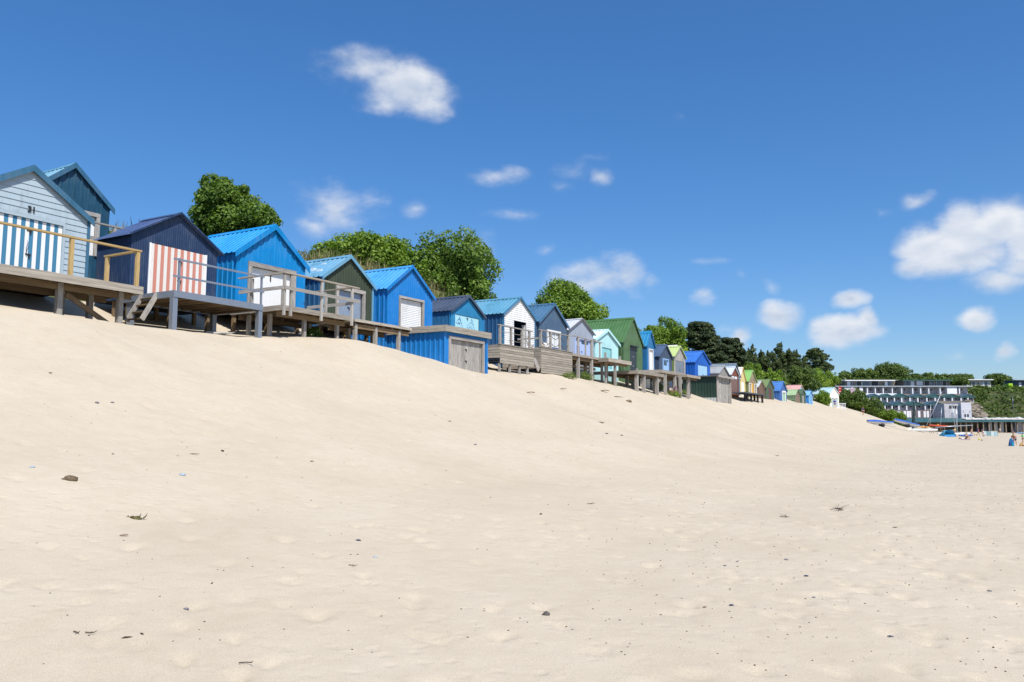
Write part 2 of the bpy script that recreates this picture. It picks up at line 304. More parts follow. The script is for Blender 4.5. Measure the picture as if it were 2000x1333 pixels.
def sandmat():
    m, nt, b = _new('dry_sand'); L = nt.links
    tc = nt.nodes.new('ShaderNodeTexCoord'); P = tc.outputs['Object']
    def noise(s, d, r=.55): n = _n(nt, 'ShaderNodeTexNoise', Scale=s, Detail=d, Roughness=r); L.new(P, n.inputs['Vector']); return n.outputs['Fac']
    big = noise(.35, 3.0); mid = noise(3.0, 4.0, .6); fine = noise(160.0, 1.0, .7)
    c1 = _ramp(nt, big, [(.32, (.462, .398, .302)), (.52, (.484, .420, .322)), (.7, (.504, .440, .342))])
    def mixc(f, a, bcol, amt, mode='MULTIPLY'):
        mm = nt.nodes.new('ShaderNodeMix'); mm.data_type = 'RGBA'; mm.blend_type = mode; mm.inputs['Factor'].default_value = amt; L.new(a, mm.inputs['A']); L.new(bcol, mm.inputs['B']); return mm.outputs['Result']
    c2 = mixc(None, c1, _ramp(nt, mid, [(.3, (.965, .955, .94)), (.6, (1.02, 1.02, 1.02))]), 1.0)
    c3 = mixc(None, c2, _ramp(nt, fine, [(.3, (.78, .76, .73)), (.5, (1, 1, 1)), (.72, (1.16, 1.16, 1.16))]), .85)
    v = _n(nt, 'ShaderNodeTexVoronoi', Scale=9.0, Randomness=1.0); L.new(P, v.inputs['Vector'])
    sp = _ramp(nt, v.outputs['Distance'], [(.035, (.42, .36, .30)), (.06, (1, 1, 1))])
    spm = _ramp(nt, noise(.8, 3.0), [(.52, (0, 0, 0)), (.64, (1, 1, 1))])
    mm = nt.nodes.new('ShaderNodeMix'); mm.data_type = 'RGBA'; mm.blend_type = 'MULTIPLY'; L.new(spm, mm.inputs['Factor']); L.new(c3, mm.inputs['A']); L.new(sp, mm.inputs['B'])
    L.new(mm.outputs['Result'], b.inputs['Base Color']); b.inputs['Roughness'].default_value = .95; b.inputs['Specular IOR Level'].default_value = .12
    # relief: grain, small hollows and trodden lumps
    s1 = nt.nodes.new('ShaderNodeMath'); s1.operation = 'MULTIPLY_ADD'; L.new(noise(4.0, 4.0, .6), s1.inputs[0]); s1.inputs[1].default_value = .022
    vd = _n(nt, 'ShaderNodeTexVoronoi', Scale=5.0, Randomness=1.0); wv = nt.nodes.new('ShaderNodeVectorMath'); wv.operation = 'MULTIPLY_ADD'; wn = _n(nt, 'ShaderNodeTexNoise', Scale=5.0, Detail=2.0)
    L.new(P, wn.inputs['Vector']); L.new(wn.outputs['Color'], wv.inputs[0]); wv.inputs[1].default_value = (.16, .16, 0); L.new(P, wv.inputs[2]); L.new(wv.outputs[0], vd.inputs['Vector'])
    dim = nt.nodes.new('ShaderNodeMapRange'); dim.interpolation_type = 'SMOOTHSTEP'; dim.inputs['From Min'].default_value = .08; dim.inputs['From Max'].default_value = .42; dim.inputs['To Max'].default_value = .013; L.new(vd.outputs['Distance'], dim.inputs['Value'])
    dm = nt.nodes.new('ShaderNodeMapRange'); dm.inputs['From Min'].default_value = .36; dm.inputs['From Max'].default_value = .56; L.new(big, dm.inputs['Value'])
    dmul = nt.nodes.new('ShaderNodeMath'); dmul.operation = 'MULTIPLY'; L.new(dim.outputs[0], dmul.inputs[0]); L.new(dm.outputs[0], dmul.inputs[1]); L.new(dmul.outputs[0], s1.inputs[2])
    s3 = nt.nodes.new('ShaderNodeMath'); s3.operation = 'MULTIPLY_ADD'; L.new(fine, s3.inputs[0]); s3.inputs[1].default_value = .002; L.new(s1.outputs[0], s3.inputs[2])
    _bump(nt, b, s3.outputs[0], .5, 1.0)
    return m
def rockmat(name, stops, scale=1.2, bump=.8, dist=.3):
    m, nt, b = _new(name); L = nt.links; tc = nt.nodes.new('ShaderNodeTexCoord')
    n1 = _n(nt, 'ShaderNodeTexNoise', Scale=scale, Detail=8.0, Roughness=.65); L.new(tc.outputs['Object'], n1.inputs['Vector'])
    L.new(_ramp(nt, n1.outputs['Fac'], stops), b.inputs['Base Color']); b.inputs['Roughness'].default_value = .92; b.inputs['Specular IOR Level'].default_value = .15
    _bump(nt, b, n1.outputs['Fac'], bump, dist); return m

# ---------------------------------------------------------------- geometry helpers
COL = sc.collection
def link(o, parent=None):
    COL.objects.link(o)
    if parent is not None: o.parent = parent
    return o
def tag(o, label=None, cat=None, group=None, kind=None):
    if label: o['label'] = label
    if cat: o['category'] = cat
    if group: o['group'] = group
    if kind: o['kind'] = kind
    return o
def thing(name, label, cat, loc=(0, 0, 0), rz=0.0, group=None):
    o = bpy.data.objects.new(name, None); o.empty_display_size = .2; link(o); o.location = loc; o.rotation_euler = (0, 0, rz)
    return tag(o, label, cat, group)
ROW = R(60)
def rowthing(name, label, cat, t, s, z, group=None, rz=ROW): return thing(name, label, cat, W3(t, s, z), rz, group)
_CUBE = {}
def _cube(mat):
    if mat.name not in _CUBE:
        me = bpy.data.meshes.new('block_' + mat.name)
        v = [(x, y, z) for x in (-.5, .5) for y in (-.5, .5) for z in (-.5, .5)]
        me.from_pydata(v, [], [(0, 1, 3, 2), (4, 6, 7, 5), (0, 4, 5, 1), (2, 3, 7, 6), (0, 2, 6, 4), (1, 5, 7, 3)]); me.materials.append(mat); _CUBE[mat.name] = me
    return _CUBE[mat.name]
def box(parent, name, mat, x0, x1, y0, y1, z0, z1):
    o = bpy.data.objects.new(name, _cube(mat)); link(o, parent)
    o.location = ((x0+x1)/2, (y0+y1)/2, (z0+z1)/2); o.scale = (x1-x0, y1-y0, z1-z0); return o
def bar(parent, name, mat, p0, p1, w, h):
    p0, p1 = Vector(p0), Vector(p1); d = p1-p0; x = d.normalized()
    up = Vector((0, 0, 1)) if abs(x.z) < .98 else Vector((0, 1, 0))
    y = up.cross(x).normalized(); z = x.cross(y)
    o = bpy.data.objects.new(name, _cube(mat)); link(o, parent)
    M = Matrix((x, y, z)).transposed().to_4x4(); M.translation = (p0+p1)/2
    o.matrix_basis = M @ Matrix.Diagonal((d.length, w, h, 1)); return o
def mesh(parent, name, mat, verts, faces, smooth=False):
    me = bpy.data.meshes.new(name); me.from_pydata([tuple(v) for v in verts], [], faces); me.materials.append(mat)
    if smooth: me.shade_smooth()
    me.update(); o = bpy.data.objects.new(name, me); return link(o, parent)
def mbox(parent, name, mat, x0, x1, y0, y1, z0, z1):
    v = [(x, y, z) for x in (x0, x1) for y in (y0, y1) for z in (z0, z1)]
    return mesh(parent, name, mat, v, [(0, 1, 3, 2), (4, 6, 7, 5), (0, 4, 5, 1), (2, 3, 7, 6), (0, 2, 6, 4), (1, 5, 7, 3)])
def extr(parent, name, mat, poly, y0, y1):
    """polygon in x,z extruded along y"""
    n = len(poly); v = [(x, y0, z) for x, z in poly] + [(x, y1, z) for x, z in poly]
    f = [tuple(range(n)), tuple(range(2*n-1, n-1, -1))] + [(i, i+n, (i+1) % n + n, (i+1) % n) for i in range(n)]
    return mesh(parent, name, mat, v, f)
def tube_np(pts, rad, n=7, cap=True):
    pts = [Vector(p) for p in pts]; V = []; F = []
    for i, p in enumerate(pts):
        d = (pts[min(i+1, len(pts)-1)] - pts[max(i-1, 0)]).normalized()
        a = d.orthogonal().normalized() if i == 0 else (a - d*a.dot(d)).normalized()
        b = d.cross(a); r = rad[i] if hasattr(rad, '__len__') else rad
        V += [tuple(p + (a*math.cos(k*2*math.pi/n) + b*math.sin(k*2*math.pi/n))*r) for k in range(n)]
    for i in range(len(pts)-1):
        F += [(i*n+k, i*n+(k+1) % n, (i+1)*n+(k+1) % n, (i+1)*n+k) for k in range(n)]
    if cap: F += [tuple(range(n-1, -1, -1)), tuple(range((len(pts)-1)*n, len(pts)*n))]
    return V, F
def tube(parent, name, mat, pts, rad, n=7): return mesh(parent, name, mat, *tube_np(pts, rad, n), smooth=True)
def join(lists):
    V = []; F = []
    for v, f in lists:
        k = len(V); V += list(v); F += [tuple(i+k for i in q) for q in f]
    return V, F
def mesh_np(parent, name, mat, V, F, tint=None, smooth=False):
    V = np.asarray(V, np.float32); F = np.asarray(F, np.int32); k = F.shape[1]
    me = bpy.data.meshes.new(name); me.vertices.add(len(V)); me.vertices.foreach_set('co', V.ravel())
    me.loops.add(F.size); me.loops.foreach_set('vertex_index', F.ravel()); me.polygons.add(len(F))
    me.polygons.foreach_set('loop_start', np.arange(0, F.size, k, dtype=np.int32))
    if smooth: me.polygons.foreach_set('use_smooth', np.ones(len(F), bool))
    if tint is not None:
        a = me.attributes.new('tint', 'FLOAT', 'POINT'); a.data.foreach_set('value', np.asarray(tint, np.float32))
    me.update(calc_edges=True); me.materials.append(mat); return link(bpy.data.objects.new(name, me), parent)

# value noise for terrain
def vnoise(x, y, seed=0):
    x = np.asarray(x); y = np.asarray(y); xi = np.floor(x).astype(np.int64); yi = np.floor(y).astype(np.int64); fx = x-xi; fy = y-yi
    fx = fx*fx*(3-2*fx); fy = fy*fy*(3-2*fy)
    def h(a, b):
        n = (a*374761393 + b*668265263 + seed*144665) & 0x7fffffff; n = ((n ^ (n >> 13))*1274126177) & 0x7fffffff; return ((n ^ (n >> 16)) & 0xffff)/65535.0
    return (h(xi, yi)*(1-fx)+h(xi+1, yi)*fx)*(1-fy) + (h(xi, yi+1)*(1-fx)+h(xi+1, yi+1)*fx)*fy
def fbm(x, y, o=4, seed=0):
    r = 0; a = .5
    for i in range(o): r = r + a*(vnoise(x*2**i, y*2**i, seed+i)-.5); a *= .5
    return r
def grid_faces(n, m):
    i = np.arange(n*m).reshape(n, m); return np.stack([i[:-1, :-1], i[1:, :-1], i[1:, 1:], i[:-1, 1:]], -1).reshape(-1, 4)

# ---------------------------------------------------------------- setting: sand, hillside behind the huts, headland
SAND = sandmat()
def build_sand():
    k, c = 124.0, 8.0
    ti = np.arange(-150, 592); si = np.arange(-560, 270)
    tv = 6 + c*np.sinh(ti/k); sv = 1.5 + c*np.sinh(si/k)
    Tg, Sg = np.meshgrid(tv, sv, indexing='ij')
    Z = sand_np(Tg, Sg)
    X = Tg*UX - Sg*UY; Y = Tg*UY + Sg*UX; D = np.hypot(X, Y)
    Z += fbm(X*.16, Y*.16, 3, 3)*.22*np.clip((D-3)/10, .3, 1)*np.clip((26-Sg)/6, 0.25, 1)
    Z += fbm(X*.9, Y*.9, 4, 11)*.022
    slope = np.clip((Sg-10)/8, 0, 1)*np.clip((25-Sg)/2, 0, 1)
    Z += fbm(Tg*1.3, Sg*.45, 3, 21)*.06*slope                     # slumped tongues below the decks
    Z += .10*slope*np.clip(vnoise(Tg*.35, Sg*.9, 31)-.55, 0, 1)
    # old footprints and scuffs
    rng = np.random.default_rng(4)
    n = 15000; ft = rng.uniform(-6, 75, n); fs = rng.uniform(-14, 14, n)
    keep = rng.random(n) < np.clip(.95 - (fs+2)/12, .10, 1); ft, fs = ft[keep], fs[keep]
    for a, b in zip(ft, fs):
        l = rng.uniform(.07, .13); w = l*rng.uniform(.5, .8); dp = rng.uniform(.018, .050); an = rng.normal(.4, .9)
        i0, i1 = np.searchsorted(tv, [a-.6, a+.6]); j0, j1 = np.searchsorted(sv, [b-.6, b+.6])
        if i1-i0 < 3 or j1-j0 < 3: continue
        dt = Tg[i0:i1, j0:j1]-a; ds = Sg[i0:i1, j0:j1]-b
        p = (dt*math.cos(an)+ds*math.sin(an))/l; q = (-dt*math.sin(an)+ds*math.cos(an))/w; r2 = p*p+q*q
        Z[i0:i1, j0:j1] += dp*(-np.exp(-r2*1.1) + .16*np.exp(-(np.sqrt(r2)-1.6)**2*3))
    V = np.stack([X, Y, Z], -1).reshape(-1, 3)
    o = mesh_np(None, 'sand', SAND, V, grid_faces(len(tv), len(sv)), smooth=True); tag(o, kind='structure')
    return tv, sv, Z
_tv, _sv, _SZ = build_sand()
def sand_top(x, y):
    t = x*UX + y*UY; s = -x*UY + y*UX
    i = int(np.clip(np.searchsorted(_tv, t)-1, 0, len(_tv)-2)); j = int(np.clip(np.searchsorted(_sv, s)-1, 0, len(_sv)-2))
    a = (t-_tv[i])/(_tv[i+1]-_tv[i]); b = (s-_sv[j])/(_sv[j+1]-_sv[j])
    return float((_SZ[i, j]*(1-a)+_SZ[i+1, j]*a)*(1-b) + (_SZ[i, j+1]*(1-a)+_SZ[i+1, j+1]*a)*b)

TURF = rockmat('rough_turf', [(.3, (.045, .062, .018)), (.5, (.10, .115, .04)), (.72, (.19, .17, .085))], 1.6, .9, .25)
def hill_np(t, s):
    t = np.asarray(t, float); s = np.asarray(s, float)
    u = np.clip((s-26.8)/6.2, 0, 1); u = u*u*(3-2*u)
    lift = np.interp(t, [-60, 10, 22, 30, 36, 50, 70, 110, 150, 190, 260], [8.2, 8.4, 8.4, 8.9, 9.8, 9.2, 8.4, 8.2, 8.2, 7.6, 6.0])
    z = 3.0 + (lift-3.0)*u + np.clip(s-33, 0, 60)*.045
    e = np.clip((t-178)/24, 0, 1); e = e*e*(3-2*e)             # the bank runs out at the end of the row
    return z*(1-e) + (3.4 + np.clip(s-27, 0, 30)*.16)*e
def build_hill():
    tv = np.concatenate([np.arange(-60, 100, .8), np.arange(100, 262, 1.6)]); sv = np.concatenate([np.arange(25.6, 36, .45), np.arange(36, 160, 6)])
    Tg, Sg = np.meshgrid(tv, sv, indexing='ij'); Z = hill_np(Tg, Sg) + fbm(Tg*.5, Sg*.5, 4, 40)*.9*np.clip((Sg-27)/3, 0, 1)
    V = np.stack([Tg*UX-Sg*UY, Tg*UY+Sg*UX, Z], -1).reshape(-1, 3)
    tag(mesh_np(None, 'hillside', TURF, V, grid_faces(len(tv), len(sv)), smooth=True), kind='structure')
build_hill()

# headland at the end of the bay. a = metres across the view, b = depth; terraces step up behind the promenade
HEAD = rockmat('headland_scrub_and_rock', [(.28, (.022, .034, .010)), (.5, (.05, .068, .022)), (.66, (.11, .105, .05)), (.8, (.21, .18, .12))], .45, 1.0, .8)
def head_np(x, y):
    f_ = y - (268 + (x-110)*.10)                          # distance behind the terrace line
    z = np.interp(f_, [-30, -9, -7, 2, 26, 34, 60, 300], [-4, -3.5, .2, 2.2, 13.2, 14.0, 15.0, 17.0])
    right = np.clip((x-172)/10, 0, 1)                     # steeper cliff to the right
    zr = np.interp(f_, [-30, -8, -6, 0, 6, 22, 40, 300], [-4, -3.5, .6, 3.5, 8.0, 12.0, 13.4, 16.0])
    return z*(1-right) + zr*right
def build_head():
    xs = np.arange(70, 420, 2.2); ys = np.concatenate([np.arange(236, 330, 1.7), np.arange(330, 640, 14)])
    Xg, Yg = np.meshgrid(xs, ys, indexing='ij'); Z = head_np(Xg, Yg)
    amp = np.clip((Z+1)/6, 0, 1); Z = Z + fbm(Xg*.16, Yg*.16, 5, 77)*2.6*amp
    left = np.clip((Xg-84)/20, 0, 1); Z = Z*left + (-3.5)*(1-left)
    tag(mesh_np(None, 'headland', HEAD, np.stack([Xg, Yg, Z], -1).reshape(-1, 3), grid_faces(len(xs), len(ys)), smooth=True), kind='structure')
build_head()

# ---------------------------------------------------------------- beach huts
STEEL = plain('galvanised_steel', (158, 166, 178), .45, .55, .8, .18, 14)
IRON = plain('black_ironwork', (52, 50, 50), .6, .3)
GREYWOOD = wood((122, 116, 108), (206, 201, 194), .18)
DECKWOOD = wood((118, 109, 97), (206, 197, 182), .22)
BROWNWOOD = wood((92, 74, 54), (160, 138, 108), .25)
NEWWOOD = wood((166, 136, 84), (214, 188, 136), .1)
DARKIN = plain('dark_interior', (54, 46, 40), .9)
GLASS = plain('window_glass', (70, 84, 96), .08, 0, .6, .1, 3)
WHITE = paint((244, 244, 242), .5, .07, .84)
PROFILE = {'trap': ([0, .165, .19, .255, .28], [0, 0, .032, .032, 0], .28),
           'trap_small': ([0, .10, .118, .162, .18], [0, 0, .022, .022, 0], .18),
           'corr': ([0, .0225, .045, .0675, .09], [0, .011, .016, .011, 0], .09),
           'board': ([0, .006, .134, .14], [-.010, 0, 0, -.010], .14),
           'flat': ([0, .5], [0, 0], .5)}
def profile(kind, a, b, extra=()):
    xs, ds, p = PROFILE[kind]; pts = {}
    k = 0
    while a + k*p < b:
        for x, d in zip(xs[:-1], ds[:-1]):
            if a + k*p + x < b: pts[round(a + k*p + x, 5)] = d
        k += 1
    P = sorted(pts.items()); X = [q[0] for q in P]; Dv = [q[1] for q in P]
    for e in list(extra) + [a, b]:
        if round(e, 5) not in pts: pts[round(e, 5)] = float(np.interp(e, X, Dv))
    return sorted(pts.items())
def sheet(parent, name, mat, kind, a, b, zlo, ztop, holes, place, extra=()):
    """vertical cladding sheet following its rib profile, with openings left out"""
    ex = list(extra) + [v for h in holes for v in (h[0], h[1])]; ex = [e for e in ex if a < e < b]
    P = profile(kind, a, b, ex); V = []; F = []
    for (xa, da), (xb, db) in zip(P[:-1], P[1:]):
        xm = (xa+xb)/2; spans = [(zlo, None)]
        for h in holes:
            if h[0] <= xm <= h[1]:
                spans = [(zlo, h[2]), (h[3], None)] if h[2] > zlo + .01 else [(h[3], None)]
        for lo, hi in spans:
            i = len(V); V += [place(xa, da, lo), place(xb, db, lo), place(xb, db, ztop(xb) if hi is None else hi), place(xa, da, ztop(xa) if hi is None else hi)]; F.append((i, i+1, i+2, i+3))
    return mesh(parent, name, mat, V, F)
HUTGROUP = 'beach huts in a row along the dune'
def hut(label, t0, t1, s, zf, ze, zr, L=3.6, front=('trap', None), side=None, roof=('trap', None), barge=None, holes=(), zb=None,
        bw=.17, corner=None, ov=.12, ovf=.10, rz=ROW, stilts=False, clap=None, gable=None, name='beach_hut'):
    h = rowthing(name, label, 'beach hut', t0, s, zf, HUTGROUP, rz)
    W = t1-t0; ze, zr = ze-zf, zr-zf; zb = (zb-zf) if zb is not None else -.12
    k = (zr-ze)/(W/2+ov); top = lambda x: zr - k*abs(x-W/2) - .045
    side = side or front
    if clap:                                                   # horizontal weatherboards, each its own board
        z = zb; n = 0; step = clap
        while z < top(W/2) - .05:
            z1 = z+step
            if z < top(0): xs = (0, W)
            else:
                inset = (z - top(0))/k; xs = (inset, W-inset)
            segs = [xs]
            for hl in holes:
                if z < hl[3]-.02 and z1 > hl[2]: segs = [q for a, b in segs for q in ((a, min(b, hl[0])), (max(a, hl[1]), b)) if q[1]-q[0] > .04]
            for a, b in segs:
                def zt(x): return max(min(z1, top(x)), z+.01)
                ks = sorted({a, b} | ({W/2} if a < W/2 < b and z1 > top(W/2) else set()) | {q for q in ((z1-top(0))/k, W-(z1-top(0))/k) if a < q < b and z1 > top(0)})
                poly = [(a, z), (b, z)] + [(x, zt(x)) for x in reversed(ks)]
                n_ = len(poly); V = [(x, -.030 + .018*(zz-z)/step, zz) for x, zz in poly] + [(x, 0.004, zz) for x, zz in poly]
                f = [tuple(range(n_)), tuple(range(2*n_-1, n_-1, -1))] + [(i, i+n_, (i+1) % n_+n_, (i+1) % n_) for i in range(n_)]
                mesh(h, 'weatherboard', front[1], V, f)
            z = z1 + .004
    else:
        if gable:                                              # gable of another material above the doors
            zg = gable[0]
            sheet(h, 'front_wall', front[1], front[0], 0, W, zb, lambda x: min(zg, top(x)), holes, lambda x, d, z: (x, -d, z), [W/2])
            sheet(h, 'gable_panel', gable[1], gable[2], .0, W, zg+.003, lambda x: max(top(x), zg+.004), (), lambda x, d, z: (x, -d-.006, z), [W/2, (zg-top(0))/k, W-(zg-top(0))/k])
        else:
            sheet(h, 'front_wall', front[1], front[0], 0, W, zb, top, holes, lambda x, d, z: (x, -d, z), [W/2])
    sheet(h, 'side_wall', side[1], side[0], 0, L, zb, lambda y: top(0)+.03, (), lambda y, d, z: (-d, y, z))
    sheet(h, 'side_wall', side[1], side[0], 0, L, zb, lambda y: top(0)+.03, (), lambda y, d, z: (W+d, y, z))
    extr(h, 'back_wall', side[1], [(0, zb), (W, zb), (W, top(0)), (W/2, top(W/2)), (0, top(0))], L-.03, L)
    box(h, 'floor', DARKIN, .02, W-.02, .06, L-.04, -.10, -.01)
    for sgn in (-1, 1):                                        # two roof slopes with ribs running down
        P = profile(roof[0], -ovf, L+.1); V = []; F = []
        xe, zee = (W/2 + sgn*(W/2+ov)), zr - k*(W/2+ov)
        for y, d in P: V += [(xe, y, zee+d), (W/2, y, zr+d)]
        F = [(2*i, 2*i+1, 2*i+3, 2*i+2) for i in range(len(P)-1)]
        mesh(h, 'roof_slope', roof[1], V, F)
    cap = barge or roof[1]
    c = .17; extr(h, 'ridge_cap', roof[1], [(W/2-c, zr-k*c+.040), (W/2, zr+.046), (W/2+c, zr-k*c+.040), (W/2+c, zr-k*c+.052), (W/2, zr+.060), (W/2-c, zr-k*c+.052)], -ovf-.01, L+.1)
    if bw:
        for sgn in (-1, 1):
            xe = W/2 + sgn*(W/2+ov+.02); g = lambda x: zr - k*abs(x-W/2) + .062
            extr(h, 'barge_board', cap, [(xe, g(xe)), (W/2, g(W/2)), (W/2, g(W/2)-bw), (xe, g(xe)-bw)], -ovf-.045, -ovf-.012)
    if corner:
        box(h, 'corner_trim', corner, -.045, .05, -.05, .0, zb, top(0)-.02); box(h, 'corner_trim', corner, W-.05, W+.045, -.05, .0, zb, top(0)-.02)
        box(h, 'corner_trim', corner, -.045, -.002, .001, .09, zb, top(0)-.02)
    if stilts:
        for x in (.15, W/2, W-.15):
            for y in (.2, L*.5):
                p = W3(t0+x, s+y, 0); zz = sand_top(p[0], p[1]) - zf - .3
                if zz < -.15: box(h, 'stilt', BROWNWOOD, x-.06, x+.06, y-.06, y+.06, zz, -.12)
    tilt = random.Random(int(t0*37)+int(s*11)); h.rotation_euler = (R(tilt.uniform(-.35, .35)), R(tilt.uniform(-.5, .5)), rz + R(tilt.uniform(-.7, .7)))   # none of them stands quite true
    return h
def frame(h, x0, x1, z0, z1, w=.12, mat=None, y0=-.075, y1=.03):
    m = mat or GREYWOOD
    box(h, 'door_jamb', m, x0-w, x0, y0, y1, z0, z1); box(h, 'door_jamb', m, x1, x1+w, y0, y1, z0, z1); box(h, 'door_head', m, x0-w, x1+w, y0-.006, y1, z1, z1+w*1.05)
def door(h, x0, x1, z0, z1, kind='planks', mats=None, n=8, y=.045, bolts=(), split=False, name='door'):
    mats = mats or [GREYWOOD]
    d = mbox(h, name, mats[0] if kind != 'planks' else DARKIN, x0, x1, y+.022, y+.05, z0, z1)
    if kind == 'planks':
        w = (x1-x0)/n
        for i in range(n):
            g = .005 if not (split and i in (n//2-1, n//2)) else .008
            box(d, 'plank', mats[i % len(mats)], x0+i*w+g/2, x0+(i+1)*w-g/2, y, y+.021, z0+.01, z1-.01)
    elif kind == 'roller':
        m = int((z1-z0)/.085); st = (z1-z0)/m
        for i in range(m):
            za = z0+i*st
            mesh(d, 'slat', mats[0], [(x0, y+.016, za), (x1, y+.016, za), (x1, y, za+st*.2), (x0, y, za+st*.2), (x1, y, za+st*.75), (x0, y, za+st*.75), (x1, y+.016, za+st*.97), (x0, y+.016, za+st*.97)],
                 [(0, 1, 2, 3), (3, 2, 4, 5), (5, 4, 6, 7)])
    elif kind == 'leaves':
        xm = (x0+x1)/2
        for a, b in ((x0+.01, xm-.008), (xm+.008, x1-.01)): box(d, 'leaf_panel', mats[0], a, b, y, y+.021, z0+.01, z1-.01)
    elif kind == 'sheet':
        box(d, 'leaf_panel', mats[0], x0+.008, x1-.008, y, y+.021, z0+.01, z1-.008)
    for (bx, bz) in bolts:
        box(d, 'bolt', IRON, bx-.10, bx+.06, y-.022, y, bz-.018, bz+.018); box(d, 'padlock', IRON, bx-.02, bx+.03, y-.035, y-.023, bz-.10, bz-.02)
    return d

# 31: pale blue weatherboard hut at the left edge
C31 = paint((176, 194, 204), .5, .08, .82); T31 = paint((62, 112, 142), .45, .1)
h = hut('pale blue weatherboard hut numbered 31 with blue and white striped doors, leftmost', 11.10, 14.84, 24.2, 4.30, 6.43, 7.68, 3.0, ('flat', C31), ('flat', T31), ('trap', T31), T31,
        [(.82, 2.92, -.2, 1.78)], clap=.18, bw=.20, corner=T31, ov=.1)
BL = paint((68, 136, 172), .5, .08)
box(h, 'door_head', C31, .80, 2.99, -.034, .02, 1.80, 1.90)
d = door(h, .82, 2.92, -.02, 1.80, 'planks', [WHITE, BL], 17, .02, [(1.95, 1.45), (1.95, .72), (1.95, .18)], True)
box(h, 'door_jamb', C31, 2.92, 2.99, -.045, .02, -.02, 1.80)
tube(d, 'hook_handle', STEEL, [(1.86, -.03, .72), (1.84, -.05, .90), (1.88, -.05, 1.06), (1.86, -.03, 1.12)], .012, 6)
tc_ = bpy.data.curves.new('house_number', 'FONT'); tc_.body = '31'; tc_.size = .25; tc_.offset = .008; tc_.extrude = .006; tc_.align_x = 'CENTER'
to = bpy.data.objects.new('house_number', tc_); COL.objects.link(to); bpy.context.view_layer.update()
nm = bpy.data.meshes.new_from_object(to.evaluated_get(bpy.context.evaluated_depsgraph_get())); bpy.data.objects.remove(to); nm.materials.clear(); nm.materials.append(IRON)
no = link(bpy.data.objects.new('house_number', nm), h); no.location = (1.93, -.046, 2.0); no.rotation_euler = (R(90), 0, 0); no['label'] = 'black number 31'

# dark teal hut set higher behind
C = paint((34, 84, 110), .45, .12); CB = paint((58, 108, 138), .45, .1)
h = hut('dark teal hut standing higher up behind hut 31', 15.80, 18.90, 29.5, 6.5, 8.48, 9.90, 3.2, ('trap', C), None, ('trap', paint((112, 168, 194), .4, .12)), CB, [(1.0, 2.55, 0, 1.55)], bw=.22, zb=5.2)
frame(h, 1.0, 2.55, 0, 1.55, .14); door(h, 1.0, 2.55, 0, 1.55, 'sheet', [WHITE])
rr = rowthing('handrail_fence', 'weathered timber handrail in front of the higher dark teal hut', 'handrail', 15.3, 28.0, 6.3)
for x in (.1, 1.5, 2.9, 4.2): box(rr, 'post', GREYWOOD, x-.05, x+.05, -.05, .05, -.9, 1.1)
box(rr, 'top_rail', GREYWOOD, -.2, 4.5, -.06, .06, 1.101, 1.16); box(rr, 'mid_rail', GREYWOOD, 0, 4.4, -.085, -.052, .45, .58)

# navy corrugated hut
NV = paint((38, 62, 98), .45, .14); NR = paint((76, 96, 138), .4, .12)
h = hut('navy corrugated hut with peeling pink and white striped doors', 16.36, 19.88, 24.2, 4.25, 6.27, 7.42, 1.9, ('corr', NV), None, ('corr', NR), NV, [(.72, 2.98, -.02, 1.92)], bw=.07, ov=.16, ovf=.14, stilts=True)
PK = paint((216, 142, 122), .7, .12, .8); WC = paint((242, 238, 232), .7, .1, .82, chips=(170, 62, 40)); WX = paint((240, 236, 228), .7, .12, .82, chips=(196, 150, 130))
d = door(h, .72, 2.98, -.02, 1.92, 'planks', [WX, PK], 17, -.02, [(1.92, 1.45), (1.92, .78)], True)
box(h, 'door_jamb', WHITE, .66, .72, -.04, .03, -.02, 1.92); box(h, 'door_jamb', WHITE, 2.98, 3.04, -.04, .03, -.02, 1.92)
for i, c in enumerate([c for c in d.children if c.name.startswith('plank')]):
    if i % 2 == 0 and i > 9: c.data = _cube(WC)

# bright blue hut
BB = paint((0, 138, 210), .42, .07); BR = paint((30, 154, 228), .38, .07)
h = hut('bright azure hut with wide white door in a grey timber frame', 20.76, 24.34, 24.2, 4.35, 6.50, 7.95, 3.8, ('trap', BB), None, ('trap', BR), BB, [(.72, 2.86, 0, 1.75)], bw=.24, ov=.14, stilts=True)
frame(h, .72, 2.86, 0, 1.75, .17); d = door(h, .72, 2.86, 0, 1.75, 'planks', [WHITE], 10, .07)
box(d, 'latch', IRON, 1.75, 1.79, .04, .07, 1.32, 1.58)

# dark green hut with pale roof
DG = paint((64, 74, 56), .55, .1); LB = paint((110, 168, 200), .4, .12); SB = paint((42, 98, 144), .45, .1)
h = hut('dark olive green hut with pale blue roof and grey metal doors', 25.48, 28.82, 24.2, 4.30, 6.32, 7.55, 3.7, ('trap_small', DG), ('trap', SB), ('trap', LB), LB, [(.98, 2.62, 0, 1.62)], bw=.18, corner=LB, ov=.13, stilts=True)
frame(h, .98, 2.62, 0, 1.62, .16); d = door(h, .98, 2.62, 0, 1.62, 'leaves', [plain('dull_zinc_sheet', (158, 172, 190), .5, .25)], 2, .07, [(1.78, .9)])
m_, nt_, b_ = _new('lichen_white'); b_.inputs['Base Color'].default_value = (.75, .78, .78, 1)
for (x, y, w, l) in ((.42, .5, .10, .3), (.55, 1.05, .16, .22), (.32, 1.5, .09, .35), (.75, 1.9, .08, .5), (1.1, .9, .06, .2), (.9, 2.6, .12, .2)):
    k_ = (7.55-6.32)/((28.82-25.48)/2+.13); z_ = 7.55-4.30-k_*abs(x-1.67)
    box(h, 'flaked_patch', m_, x, x+w, y, y+l, z_-.005, z_+.037+k_*w*.9)

